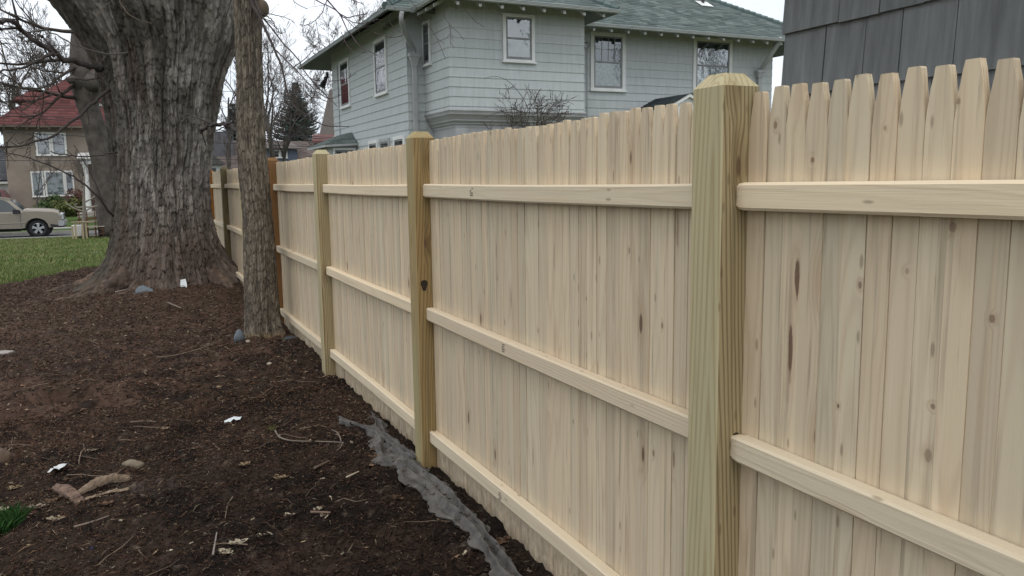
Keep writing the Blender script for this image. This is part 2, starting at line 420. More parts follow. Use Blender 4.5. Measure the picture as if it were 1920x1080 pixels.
# mulch: fine sheet
xs = np.concatenate([np.arange(-4.5, -1.2, 0.05), np.arange(-1.2, 1.66, 0.026)])
ys = np.concatenate([np.arange(-2.0, 2.2, 0.1), np.arange(2.2, 7.5, 0.026), np.arange(7.5, 19.0, 0.06)])
PIT = atz(135, 748, 0.0)
def mz(x, y):
    z = tz(x, y)+0.016
    n = fbm(x*2.1, y*2.1, seed=21, oct=3)*0.045+fbm(x*9, y*9, seed=31, oct=3)*0.026
    z = z+n
    d = np.hypot((x-PIT[0])/0.34, (y-PIT[1])/0.30); z = z-0.10*sstep(1.0, 0.35, d)+0.035*np.exp(-((d-1.1)/0.25)**2)
    e = edge(x)+0.25*fbm(x*2.2, y*2.2, seed=5)
    z = z-0.12*sstep(-0.08, 0.25, y-e)
    return z
X, Y = np.meshgrid(xs, ys)
Z = mz(X, Y)+RNG.normal(0, 0.007, X.shape)
t = fbm(X*1.1, Y*0.9, seed=41, oct=4); t2 = fbm(X*5, Y*5, seed=44, oct=3); t3 = RNG.random(X.shape)
base = np.array([0.031, 0.0205, 0.0145]); red = np.array([0.058, 0.035, 0.025]); blk = np.array([0.0085, 0.0062, 0.0052]); tan = np.array([0.085, 0.066, 0.050])
col = base[None, None]*np.ones(X.shape+(1,))
w = sstep(0.02, 0.35, t)[..., None]; col = col*(1-w)+red*w
w = sstep(0.0, 0.3, -t2+0.25*fbm(X*1.7, Y*1.7, seed=48, oct=3))[..., None]*0.9; col = col*(1-w)+blk*w
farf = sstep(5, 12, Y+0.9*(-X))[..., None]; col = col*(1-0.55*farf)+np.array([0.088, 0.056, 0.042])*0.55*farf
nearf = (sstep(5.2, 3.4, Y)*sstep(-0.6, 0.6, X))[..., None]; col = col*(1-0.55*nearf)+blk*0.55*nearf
clay = (sstep(0.10, 0.30, fbm(X*1.3+4, Y*1.6, seed=77, oct=3))*sstep(5.4, 4.2, Y)*sstep(0.6, -0.2, X))[..., None]
col = col*(1-0.7*clay)+np.array([0.062, 0.048, 0.042])*0.7*clay
w = (t3 > 0.965)[..., None]*0.7; col = col*(1-w)+tan*w
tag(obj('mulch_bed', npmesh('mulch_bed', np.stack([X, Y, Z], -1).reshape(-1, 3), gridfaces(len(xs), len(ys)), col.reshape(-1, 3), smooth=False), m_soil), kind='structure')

def mz_soft(x, y):
    return tz(x, y)+0.016+fbm(x*2.1, y*2.1, seed=21, oct=2)*0.045
# shredded bark chips, as loose three-sided slivers
def slivers(P, L, Wd, yaw, tilt, colr):
    n = len(P); d = np.stack([np.cos(yaw)*np.cos(tilt), np.sin(yaw)*np.cos(tilt), np.sin(tilt)], -1)
    s = np.stack([-np.sin(yaw), np.cos(yaw), np.zeros(n)], -1); u = np.cross(d, s)
    a = P-d*L[:, None]/2; b = P+d*L[:, None]/2; bend = u*(L*RNG.uniform(-.12, .2, n))[:, None]
    mid = (a+b)/2+bend
    w = Wd[:, None]
    V = np.stack([a, mid+s*w/2, mid-s*w/2, mid+u*w*0.6, b], 1).reshape(-1, 3)
    f = np.array([[0, 1, 3], [0, 3, 2], [0, 2, 1], [4, 3, 1], [4, 2, 3], [4, 1, 2]])
    F = (np.arange(n)[:, None, None]*5+f[None]).reshape(-1, 3)
    return V, F, np.repeat(colr, 5, 0)
def scatter(n, x0, x1, y0, y1, lo, hi, wlo, whi, pal, prob):
    x = RNG.uniform(x0, x1, n); y = RNG.uniform(y0, y1, n)
    ok = (y < edge(x)-0.1+RNG.normal(0, .15, n)) & (np.hypot(x-BT[0], y-BT[1]) > 0.9)
    x, y = x[ok], y[ok]; n = len(x)
    L = RNG.uniform(lo, hi, n)*RNG.choice([1, 1, 1.7], n); Wd = RNG.uniform(wlo, whi, n)
    P = np.stack([x, y, mz(x, y)+0.004+RNG.uniform(0, .008, n)], -1)
    pal = np.array(pal); c = pal[RNG.choice(len(pal), n, p=prob)]*RNG.uniform(.6, 1.25, (n, 1))
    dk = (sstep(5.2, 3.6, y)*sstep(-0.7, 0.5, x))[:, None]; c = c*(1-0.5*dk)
    return slivers(P, L, Wd, RNG.uniform(0, 6.28, n), RNG.normal(0, .28, n), c)
PAL = [(0.050, 0.031, 0.021), (0.020, 0.013, 0.010), (0.088, 0.046, 0.031), (0.125, 0.080, 0.052), (0.26, 0.20, 0.14)]
PR = [0.33, 0.25, 0.24, 0.14, 0.04]
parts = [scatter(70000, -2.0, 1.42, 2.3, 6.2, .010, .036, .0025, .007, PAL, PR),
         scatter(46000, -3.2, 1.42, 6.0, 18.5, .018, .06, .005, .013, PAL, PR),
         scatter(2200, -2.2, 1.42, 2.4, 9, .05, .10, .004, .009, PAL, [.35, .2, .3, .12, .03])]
off = 0; Vs, Fs, Cs = [], [], []
for V, F, c in parts: Vs.append(V); Fs.append(F+off); Cs.append(c); off += len(V)
m_chip = attrmat('bark_chip', 0.9, spec=0.15, var=0.1)
tag(obj('bark_chips', npmesh('bark_chips', np.vstack(Vs), np.vstack(Fs), np.vstack(Cs)), m_chip), kind='stuff')

# grass blades
def blades(n, x0, x1, y0, y1, h0, h1, wd):
    x = RNG.uniform(x0, x1, n); y = RNG.uniform(y0, y1, n)
    ok = y > edge(x)+0.25*fbm(x*2.2, y*2.2, seed=5)-0.05+np.abs(RNG.normal(0, .08, n)); x, y = x[ok], y[ok]; n = len(x)
    h = RNG.uniform(h0, h1, n)*(0.75+0.5*(fbm(x*1.5, y*1.5, seed=60)+.5)); a = RNG.uniform(0, 6.28, n); ln = RNG.uniform(.1, .7, n)
    z = tz(x, y)-0.012
    s = np.stack([np.cos(a), np.sin(a), 0*a], -1)*wd/2; d = np.stack([-np.sin(a), np.cos(a), 0*a], -1)*(h*ln)[:, None]
    b = np.stack([x, y, z], -1); up = np.stack([0*x, 0*x, h], -1)
    V = np.stack([b-s, b+s, b+d*.45+up*.65+s*.6, b+d*.45+up*.65-s*.6, b+d+up], 1).reshape(-1, 3)
    i = np.arange(n)[:, None, None]*5
    F = (i+np.array([[0, 1, 2], [0, 2, 3], [3, 2, 4]])[None]).reshape(-1, 3)
    t = (fbm(x*.7, y*.7, seed=61)+.5)[:, None]
    c = np.array([.105, .165, .045])*t+np.array([.165, .20, .075])*(1-t)
    dry = (RNG.random(n) < .17)[:, None]; c = np.where(dry, np.array([.27, .235, .125]), c)*RNG.uniform(.7, 1.25, (n, 1))
    return V, F, np.repeat(c, 5, 0)
parts = [blades(90000, -6.5, 0.2, 12.5, 20, .03, .06, .009), blades(70000, -8, .6, 20, 36.5, .04, .07, .018)]
off = 0; Vs, Fs, Cs = [], [], []
for V, F, c in parts: Vs.append(V); Fs.append(F+off); Cs.append(c); off += len(V)
m_blade = attrmat('grass_blade', 0.8, spec=0.15, var=0.1)
tag(obj('grass', npmesh('grass', np.vstack(Vs), np.vstack(Fs), np.vstack(Cs)), m_blade), kind='stuff')

# ------------------------------------------------------------------ fence
PX0, PW, PY0, PD = 1.36, 0.12, 1.62, 2.44
m_pick = wood('pine_picket', (0.61, 0.513, 0.385), (0.468, 0.368, 0.265), 0.0085, 0.22, 0.62, (0.29, 0.235, 0.17), contrast=0.42, marks=True, dirt=0.55)
m_rail = wood('pine_rail', (0.66, 0.565, 0.43), (0.56, 0.465, 0.335), 0.010, 0.26, 0.22, (0.40, 0.33, 0.25), axis='Y', contrast=0.30)
POSTW = [wood('treated_post', (0.46, 0.40, 0.255), (0.31, 0.235, 0.125), 0.0165, 0.30, 0.40, (0.20, 0.17, 0.10), contrast=0.62, green=0.28, tilt=.15),
         wood('brownish_post', (0.34, 0.265, 0.135), (0.20, 0.145, 0.07), 0.010, 0.30, 0.55, (0.17, 0.14, 0.075), contrast=0.8, green=0.35, tilt=.13),
         wood('orange_post', (0.27, 0.145, 0.062), (0.17, 0.085, 0.035), 0.010, 0.2, 0.35, (0.14, 0.08, 0.04), contrast=0.7),
         wood('olive_post', (0.24, 0.20, 0.115), (0.15, 0.12, 0.065), 0.010, 0.2, 0.4, (0.12, 0.11, 0.07), contrast=0.7),
         wood('bright_orange_post', (0.42, 0.20, 0.055), (0.28, 0.12, 0.03), 0.010, 0.2, 0.3, (0.25, 0.12, 0.04), contrast=0.7)]
SHADEDW = {0: wood('treated_post_shaded', (0.36, 0.29, 0.17), (0.185, 0.135, 0.075), 0.011, 0.36, 0.6, (0.155, 0.13, 0.075), contrast=1.0, green=0.15, tilt=.16),  # darker copies for the end faces: shade put into the colour, grain heavier
          1: wood('brownish_post_shaded', (0.29, 0.205, 0.095), (0.165, 0.11, 0.05), 0.011, 0.30, 0.6, (0.13, 0.11, 0.055), contrast=0.9, green=0.25, tilt=.14)}
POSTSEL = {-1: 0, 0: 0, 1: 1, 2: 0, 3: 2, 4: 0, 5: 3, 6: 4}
POSTLAB = {3: 'orange-brown fence post', 6: 'bright orange fence post at the far end', 5: 'dark olive fence post', 1: 'brown-green fence post with a dark knot hole'}
fence = thing('wooden_fence', (1.45, 8.0, 0), 'new pale pine picket fence with square posts running back past both trees', 'fence')
def post_mesh(seed):
    r = random.Random(seed); mb = MB(); h = PW/2
    zs = [(-.35, h), (0.2, h*1.0), (0.9, h), (1.80, h), (1.806, h), (1.836, h*.60), (1.840, h*.56)]
    rings = []
    for z, q in zs:
        c = 0.0035 if q == h else 0.003
        rings.append([(-q+c, -q, z), (q-c, -q, z), (q, -q+c, z), (q, q-c, z), (q-c, q, z), (-q+c, q, z), (-q, q-c, z), (-q, -q+c, z)])
    mb.loft(rings); me = mb.mesh('post')
    return me
pm = [post_mesh(i) for i in range(5)]
for n in range(-1, 7):
    i = POSTSEL[n]
    me = pm[i] if not pm[i].materials else pm[i]
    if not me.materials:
        me.materials.append(POSTW[i]); me.materials.append(SHADEDW.get(i, POSTW[i]))
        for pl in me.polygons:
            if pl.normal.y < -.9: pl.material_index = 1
    o = bpy.data.objects.new('post', me); C.objects.link(o); o.parent = fence
    dz = {1: -.004, 2: -.006, 3: .005, 5: .0}.get(n, 0)
    o.location = Vector((PX0+PW/2, PY0+PW/2+PD*n, dz))-fence.location
    o.rotation_euler = (random.uniform(-.003, .003), random.uniform(-.003, .003), 0)
    if n in POSTLAB: o['label'] = POSTLAB[n]
    if n == 1:   # knot hole on the near face
        kb = MB(); c = Vector((1.400, PY0+PD-.0015, 1.02))
        pts = [(c.x+.017*math.cos(a)*(1+.3*math.sin(3*a)), c.y, c.z+.036*math.sin(a)*(1+.2*math.cos(2*a))) for a in np.linspace(0, 6.28, 14)[:-1]]
        kb.prism(pts, (0, .001, 0))
        kh = obj('knot', kb, plain('knot_dark', (0.03, 0.018, 0.012), .9)); kh.data.transform(Matrix.Translation(-(fence.location+o.location))); kh.parent = o
# rails with rounded tenon ends
RZ = [(1.563, .070), (.900, .070), (.213, .070)]
def rail_mesh(seed):
    r = random.Random(seed); mb = MB(); L = PD-PW; rings = []
    n = 16
    bow = r.uniform(-.006, .006)
    prof = lambda sx, sz: [(-.0225*sx+.006, -.035*sz), (.0225*sx-.004, -.035*sz), (.0225*sx, -.035*sz+.006), (.0225*sx, .035*sz-.006), (.0225*sx-.004, .035*sz), (-.0225*sx+.006, .035*sz), (-.0225*sx, .035*sz-.007), (-.0225*sx, -.035*sz+.007)]
    ys = [-.02, .0, .012, .03]+list(np.linspace(.2, L-.2, n))+[L-.03, L-.012, L, L+.02]
    for y in ys:
        e = min(y+.02, L+.02-y)
        sx = .74 if e < .021 else (.90 if e < .033 else 1.0); sz = .88 if e < .021 else (.95 if e < .033 else 1.0)
        wob = bow*math.sin(math.pi*max(0, min(1, y/L)))
        rings.append([(x, y, z+wob) for x, z in prof(sx, sz)])
    mb.loft(rings); me = mb.mesh('rail', False); return me
rm = [rail_mesh(i) for i in range(4)]
for me in rm: me.materials.append(m_rail)
hole = MB(); 
pts = [(.0195*math.cos(a)+.001, 0, .0345*math.sin(a)) for a in np.linspace(0, 6.2832, 17)[:-1]]; hole.prism(pts, (0, -.0012, 0))
hm = hole.mesh('rail_mortise'); hm.materials.append(plain('mortise_dark', (0.05, 0.035, 0.02), .95))
rails = {}
for n in range(-1, 6):
    for k_, (zt, hh) in enumerate(RZ):
        o = bpy.data.objects.new('rail', rm[random.randrange(4)]); C.objects.link(o); o.parent = fence
        o.location = Vector((1.424, PY0+PW+PD*n, zt-.035+random.uniform(-.004, .004)))-fence.location
        rails[(n, k_)] = o
        q = bpy.data.objects.new('mortise', hm); C.objects.link(q); q.parent = fence
        q.location = Vector((1.424, PY0+PD*(n+1)-.0005, zt-.035))-fence.location
# grade stamps: rows of small dark ink dashes on three rails of the second panel
m_ink = plain('stamp_ink', (0.20, 0.17, 0.14), .8)
for k_, fy in ((0, 1.62), (1, 1.30), (2, 1.36)):
    mb = MB(); rr = random.Random(k_)
    for row in range(4):
        y = 0.0
        for c_ in range(4):
            w_ = rr.uniform(.003, .008)
            if rr.random() < .8: mb.box((-.0236, fy+y, -.019+row*.010), (-.0228, fy+y+w_, -.0135+row*.010))
            y += w_+.0025
    st = obj('ink_stamp', mb, m_ink); st.parent = rails[(0, k_)]
# pickets
NP, PT = 37, .018
def picket_mesh(seed):
    r = random.Random(seed); mb = MB(); w = .0310
    prof = [(.0, .44), (.004, .50), (.018, .58), (.04, .71), (.064, .84), (.088, .94), (.115, 1.0)]
    L, R = [], []
    for d, f in prof:
        L.append((-w*min(1, f*r.uniform(.95, 1.05)), 1.79-d)); R.append((w*min(1, f*r.uniform(.95, 1.05)), 1.79-d))
    poly = [(-w, -.06)]+[(x+r.uniform(-.0005, .0005), z) for x, z in ((-w, .5), (-w, 1.1))]+L[::-1]+R+[(w, 1.1), (w, .5), (w, -.06)]
    bow = r.uniform(-.003, .003)
    mb.prism([(0, y, z) for y, z in poly], (PT, 0, 0)); me = mb.mesh('picket'); return me
km = [picket_mesh(i) for i in range(14)]
for me in km: me.materials.append(m_pick)
for n in range(-1, 6):
    L = PD-PW; sp = L/NP
    for i in range(NP):
        o = bpy.data.objects.new('picket', random.choice(km)); C.objects.link(o); o.parent = fence
        o.location = Vector((1.447+random.uniform(-.0018, .0018), PY0+PW+PD*n+sp*(i+.5), random.uniform(-.0045, .004)+.004*math.sin(n*2+i*.3)))-fence.location
        o.rotation_euler = (random.uniform(-.0016, .0016), random.uniform(-.001, .001), random.uniform(-.02, .02))
        o.scale = (1, random.uniform(.985, 1.02), 1)

# resin scars and knots on the pickets nearest the camera
def near_picket(u, v):
    p = atx(u, v, 1.447); best = None
    for o in fence.children:
        if o.name.startswith('picket'):
            d = abs(o.location.y+fence.location.y-p[1])
            if best is None or d < best[0]: best = (d, o)
    return p, best[1]
def knot_mark(u, v, w, h, depth):
    p, o = near_picket(u, v)
    y0 = max(-.027+w*.8, min(.027-w*.8, p[1]-(o.location.y+fence.location.y))); z0 = p[2]-(o.location.z+fence.location.z)
    k = 'a' if 'knot_a' not in o else 'b'
    o['knot_'+k] = (float(y0), float(z0), float(w)); o['knot_shape_'+k] = (float(h), float(depth), 0.0)
for a in ((1495, 522, .0085, .050, 1), (1482, 655, .0075, .066, 1), (1618, 535, .006, .010, .75), (1776, 425, .009, .012, .55), (1858, 597, .006, .008, .7), (1745, 855, .010, .015, .5), (1571, 760, .004, .006, .9), (1748, 762, .006, .006, .7), (1700, 508, .006, .007, .4),
    (1240, 610, .006, .010, .7), (1180, 470, .005, .012, .6), (1100, 560, .005, .008, .5), (1010, 620, .005, .010, .6), (1225, 850, .006, .012, .7), (1075, 790, .005, .009, .5), (1260, 860, .006, .03, .6), (1000, 860, .004, .04, .6), (930, 470, .004, .04, .6), (1150, 330, .004, .02, .6), (1452, 235, .006, .010, .7), (1523, 300, .005, .007, .8), (1660, 240, .004, .006, .5), (1795, 190, .004, .006, .6), (880, 350, .004, .05, .5), (960, 560, .005, .05, .5), (1040, 480, .004, .06, .5), (1270, 430, .005, .06, .6), (1120, 700, .005, .05, .5), (870, 700, .004, .05, .5)):
    knot_mark(*a)

# ------------------------------------------------------------------ the two near trees
def smooth_path(pts, n=24):
    P = np.array(pts, float); t = np.concatenate([[0], np.cumsum(np.linalg.norm(np.diff(P, axis=0), axis=1))])
    s = np.linspace(0, t[-1], n)
    # Catmull-Rom through the points
    out = []
    for q in s:
        i = min(max(np.searchsorted(t, q, side='right')-1, 0), len(P)-2)
        u = (q-t[i])/(t[i+1]-t[i]+1e-9)
        p0 = P[max(i-1, 0)]; p1 = P[i]; p2 = P[i+1]; p3 = P[min(i+2, len(P)-1)]
        out.append(0.5*((2*p1)+(-p0+p2)*u+(2*p0-5*p1+4*p2-p3)*u*u+(-p0+3*p1-3*p2+p3)*u**3))
    return np.array(out)
def trunk_mesh(name, zs, xl, xr, yc, nth, nz, cell, disp, pal, seed, depth=0.95, flare=None, warp=0.3):
    z = np.linspace(zs[0], zs[-1], nz)
    L = np.interp(z, zs, xl); R = np.interp(z, zs, xr)
    kk = np.hanning(max(3, nz//12)); kk /= kk.sum(); pad = len(kk)//2
    sm = lambda a: np.convolve(np.pad(a, pad, mode='edge'), kk, 'valid')[:nz]
    L, R = sm(L), sm(R)
    cx, w = (L+R)/2, (R-L)/2
    th = np.arange(nth)*2*math.pi/nth
    TH, ZZ = np.meshgrid(th, z); CX = np.repeat(cx[:, None], nth, 1); WW = np.repeat(w[:, None], nth, 1)
    wm = float(np.median(w)); ncu = max(6, int(round(2*math.pi*wm/cell[0])))
    U = TH/(2*math.pi)*ncu; Vv = ZZ/cell[1]
    cT, sT = np.cos(TH)*2.2, np.sin(TH)*2.2
    wu = fbm(cT*2, sT*2, ZZ*1.6, seed, 3)*warp*3; wv = fbm(cT*2+9, sT*2, ZZ*1.2, seed+9, 3)*warp*2.2
    f1, f2, hh, dv = worley(U+wu, Vv+wv, seed, ncu)
    g1, g2, h2, dv2 = worley(U*1.9+wu*1.5+3.3, Vv*2.6+wv*1.5, seed+50)
    e = f2-f1
    rg = 1-np.abs(vnoise(cT*7+wu*.6, sT*7+wu*.6, ZZ*1.1, seed+30))*2.2
    d = disp*(sstep(0.0, 0.16, e)*0.45+hh*0.55+np.clip(-dv, -.5, .7)*0.65)+disp*0.55*(sstep(0, .16, g2-g1)*.5+h2*.8+np.clip(-dv2, -.5, .7)*.7)+disp*.5*fbm(cT*16, sT*16, ZZ*9, seed+3, 3)+disp*.55*rg
    crack = sstep(.80, .985, 1-np.abs(vnoise(cT*6.5+wu*.5, sT*6.5+wu*.5, ZZ*.8+wv*.2, seed+33)))*sstep(-.1, .25, vnoise(cT*3, sT*3, ZZ*1.6, seed+34)+.25)
    d -= disp*1.2+disp*1.5*crack
    rad = np.ones_like(TH)
    if flare is not None: rad = rad*flare(TH, ZZ)
    big_ = 1+0.035*fbm(cT*1.3, sT*1.3, ZZ*.9, seed+77, 3)
    X = CX+(WW*rad*big_+d)*np.cos(TH); Y = yc+(WW*depth*rad*big_+d)*np.sin(TH)
    V = np.stack([X, Y, ZZ], -1).reshape(-1, 3)
    n1 = fbm(cT*1.4, sT*1.4, ZZ*.8, seed+5, 4)
    n2 = fbm(cT*3, sT*3, ZZ*.9, seed+15, 4)
    c = pal(hh, h2, n1, n2, TH, ZZ, e)
    return npmesh(name, V, gridfaces(nth, nz, True), c.reshape(-1, 3), smooth=True)
def flare_big(T, Z):
    lob = 0.5+0.5*np.cos(T*5+0.9)+0.35*np.cos(T*9+2.0)
    f = 1+0.30*lob*np.exp(-np.clip(Z, 0, 9)/0.30)-0.10*np.exp(-np.clip(Z, 0, 9)/.3)
    # long low root to the left front
    da = np.angle(np.exp(1j*(T-math.radians(200)))); f = f+0.40*np.exp(-(da/0.34)**2)*np.exp(-np.clip(Z, 0, 9)/0.13)
    da = np.angle(np.exp(1j*(T-math.radians(338)))); f = f+0.35*np.exp(-(da/0.35)**2)*np.exp(-np.clip(Z, 0, 9)/0.18)
    f = f+0.03*np.cos(T*4+1.2)+0.02*np.cos(T*7+.3)
    return f
def pal_big(hh, h2, n1, n2, T, Z, e):
    g = (0.078+0.125*hh**1.3+0.085*h2)[..., None]*np.array([1.0, 0.925, 0.83])
    br = np.array([0.078, 0.056, 0.045])
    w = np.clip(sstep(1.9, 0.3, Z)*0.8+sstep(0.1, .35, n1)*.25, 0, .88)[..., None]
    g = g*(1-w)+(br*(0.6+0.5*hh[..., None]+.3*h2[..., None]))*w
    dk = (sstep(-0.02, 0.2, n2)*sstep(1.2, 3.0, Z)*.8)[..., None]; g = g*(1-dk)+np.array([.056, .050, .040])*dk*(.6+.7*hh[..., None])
    lf = (sstep(-.1, -.75, np.cos(T-math.radians(335)))*.8)[..., None]; g = g*(1-lf)+np.array([.056, .049, .040])*lf*(.6+.7*hh[..., None])  # left flank darker: light from the right put into the bark colour
    rd = (sstep(.22, .36, fbm(T*3.4, Z*0.6, seed=91, oct=3))*.2)[..., None]; g = g*(1-rd)+np.array([.10, .058, .044])*rd
    ora = (sstep(.30, 0.02, Z)*sstep(.02, .25, n2)*(np.cos(T-math.radians(215)) > .3))[..., None]*.5
    return g*(1-ora)+np.array([.16, .105, .07])*ora
m_bark = attrmat('maple_bark', 0.9, bmp=0.55, bscale=34, spec=0.15, var=0.35, vscale=22, sc=(1, 1, .35))
big_tree = thing('maple_tree', (BT[0], BT[1], 0), 'massive old maple with shaggy grey plated bark and flared roots in the mulch', 'tree')
zs = [-.25, .0, .05, .22, .35, .53, .7, .84, 1.1, 1.31, 1.6, 1.94, 2.02, 2.48, 2.745, 3.0, 3.31, 3.6, 3.96, 4.16, 4.9, 5.5]
zL = np.interp(zs, [-.25, .05, .22, .53, .843, 1.31, 1.94, 2.48, 3.0, 3.38, 3.74, 4.156, 4.9, 5.5], [-.66, -.58, -.50, -.37, -.295, -.235, -.213, -.223, -.288, -.335, -.54, -.80, -1.35, -1.75])
zR = np.interp(zs, [-.25, .05, .354, .7, 1.116, 1.6, 2.016, 2.745, 3.31, 3.6, 3.96, 4.9, 5.5], [1.42, 1.36, 1.27, 1.165, 1.10, 1.10, 1.18, 1.30, 1.45, 1.62, 1.75, 2.05, 2.3])
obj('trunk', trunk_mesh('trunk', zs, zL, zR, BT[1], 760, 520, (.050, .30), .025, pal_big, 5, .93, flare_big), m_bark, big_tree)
def root_mesh(pts, r0, r1, seed):
    n, k = 90, 40
    P = smooth_path(pts, n); r = np.linspace(r0, r1, n)
    t = np.gradient(P, axis=0); t /= np.linalg.norm(t, axis=1, keepdims=True)
    s_ = np.cross(t, [0, 0, 1]); s_ /= np.linalg.norm(s_, axis=1, keepdims=True); u_ = np.cross(s_, t)
    q = np.arange(k)*2*math.pi/k
    N = s_[:, None]*np.cos(q)[None, :, None]+u_[:, None]*np.sin(q)[None, :, None]
    I, Q = np.meshgrid(np.arange(n)/n, q, indexing='ij'); A = P[:, None]*7+N*1.3
    lump = fbm(A[..., 0], A[..., 1], A[..., 2], seed, 3)
    f1, f2, hh, dv = worley(Q/6.2832*k*.32+fbm(I*9, np.cos(Q)*2, np.sin(Q)*2, seed+2, 3)*1.4, I*7+fbm(I*6, np.cos(Q)*3, np.sin(Q)*3, seed+4, 2), seed, round(k*.32))
    rr = r[:, None]*(1+.42*lump)+.018*(sstep(0, .2, f2-f1)*.6+hh*.8)-.014+.010*fbm(A[..., 0]*4, A[..., 1]*4, A[..., 2]*4, seed+6, 3)
    V = (P[:, None]+N*rr[..., None]).reshape(-1, 3)
    c = np.array([.082, .060, .048])*(.6+.7*hh.reshape(-1, 1)); o_ = sstep(.1, .3, fbm(V[:, 0]*5, V[:, 1]*5, V[:, 2]*5, seed+8, 3))[:, None]*.35
    return npmesh('root', V, gridfaces(k, n, True), np.clip(c*(1-o_)+np.array([.17, .115, .08])*o_, .01, .5), smooth=True)
def limb(mb, pts, r0, r1, n=26, k=10, col=(.10, .09, .08), pw=1.0, wob=0.0):
    P = smooth_path(pts, n)
    if wob: P[1:-1] += RNG.normal(0, wob, (n-2, 3))
    t = np.linspace(0, 1, n)**pw
    mb.tube(P, r0+(r1-r0)*t, k, col)
    return P
def spurs(mb, P, n, ln, r, col):
    for _ in range(n):
        i = RNG.integers(2, len(P)-1); d = P[min(i+1, len(P)-1)]-P[i-1]; d /= np.linalg.norm(d)+1e-9
        s = RNG.normal(0, 1, 3); s -= d*s.dot(d); s /= np.linalg.norm(s)
        q = d*.7+s*.8; l = ln*RNG.uniform(.4, 1.4)
        mb.tube([P[i], P[i]+q*l*.5+np.array([0, 0, .02*l]), P[i]+q*l], [r, r*.8, r*.5], 4, col)
        if RNG.random() < .6: mb.tube([P[i]+q*l, P[i]+q*l+d*r*4], [r*1.5, r*.4], 5, col)
m_branch = attrmat('branch_bark', 0.85, bmp=0.3, bscale=60, spec=0.2, var=0.2)
DKB = (.052, .043, .040); GYB = (.105, .092, .082); PLB = (.17, .135, .105)
for pts, r0, r1, sd_ in (([(.05, 12.85, .32), (-.30, 12.62, .13), (-.62, 12.45, .035), (-.92, 12.38, -.03), (-1.25, 12.35, -.12)], .19, .05, 3),
                         ([(.15, 12.75, .22), (-.05, 12.45, .06), (-.22, 12.2, .0), (-.40, 12.0, -.08)], .13, .05, 9), ([(-.1, 13.2, .35), (-.55, 13.25, .12), (-.95, 13.3, .02), (-1.4, 13.35, -.1)], .20, .06, 14),
                         ([(.95, 12.9, .25), (1.2, 12.5, .05), (1.32, 12.2, -.06)], .16, .05, 19)):
    obj('root', root_mesh(pts, r0, r1, sd_), m_bark, big_tree)
# limbs above the frame
up = MB()
for a, b, r in (((-.9, 13.2, 4.9), (-3.4, 12.6, 10), .52), ((1.6, 13.3, 4.9), (3.9, 13.9, 10.5), .50), ((.4, 13.6, 4.8), (.3, 15.2, 11), .55)):
    a, b = np.array(a), np.array(b); limb(up, [a-(b-a)*.06, a+(b-a)*.4+np.array([0, 0, .4]), b], r, .16, 16, 14, (.11, .10, .09))
    for q in range(4):
        p = a+(b-a)*RNG.uniform(.45, 1); d = (b-a)*.5+RNG.normal(0, 1.6, 3); limb(up, [p, p+d*.5+RNG.normal(0, .2, 3), p+d], .11, .03, 10, 7, (.10, .09, .08))
obj('limb', up, m_branch, big_tree, smooth=True)
def px_branch(parent, pts, r0, r1, y0, y1, col, nsp=6, name='branch', spl=.10, n=26, root=None):
    ys = np.linspace(y0, y1, len(pts)); P3 = [at(u, v, y) for (u, v), y in zip(pts, ys)]
    if root is not None: P3 = [np.array(root)]+P3
    mb = MB(); P = limb(mb, P3, r0, r1, n, 7, col, .8, r1*.8)
    spurs(mb, P, nsp, spl, max(r1*.7, .0022), col)
    return obj(name, mb, m_branch, parent, smooth=True)
B = big_tree
px_branch(B, [(192, 128), (170, 127), (140, 118), (100, 100), (60, 70), (25, 45), (-10, 33), (-60, 10)], .042, .026, 12.95, 11.8, (.055, .047, .045), 4, spl=.3)
px_branch(B, [(100, 101), (75, 112), (40, 128), (0, 134), (-40, 140)], .022, .010, 12.3, 12.0, DKB, 4)
px_branch(B, [(205, 168), (188, 182), (150, 215), (125, 235), (100, 255), (60, 268), (15, 276), (-30, 270)], .026, .010, 12.9, 12.2, DKB, 7, spl=.2)
px_branch(B, [(220, 286), (206, 287), (170, 293), (120, 290), (95, 283)], .014, .007, 12.8, 12.4, DKB, 4)
px_branch(B, [(213, 405), (200, 392), (185, 370), (150, 340), (110, 318), (60, 298), (5, 285)], .018, .006, 12.8, 12.2, DKB, 7, spl=.2)
px_branch(B, [(192, 375), (170, 325), (150, 290), (138, 272)], .010, .004, 12.7, 12.5, DKB, 4)
px_branch(B, [(240, 98), (200, 101), (140, 84), (60, 41), (0, 18), (-30, 8)], .012, .006, 12.4, 11.9, (.10, .088, .08), 5, spl=.25)
px_branch(B, [(198, 138), (170, 150), (130, 148), (85, 160), (55, 172)], .011, .005, 12.9, 12.4, DKB, 6, spl=.25)
px_branch(B, [(235, 20), (222, -10), (226, 5), (240, 25), (262, 38), (285, 43)], .008, .004, 12.2, 12.0, PLB, 2)
px_branch(B, [(436, -20), (431, 8), (421, 40), (418, 70), (408, 105)], .010, .004, 12.2, 12.1, DKB, 5)
px_branch(B, [(240, -10), (200, 8), (190, 20), (178, 32)], .008, .004, 12.3, 12.2, PLB, 2)

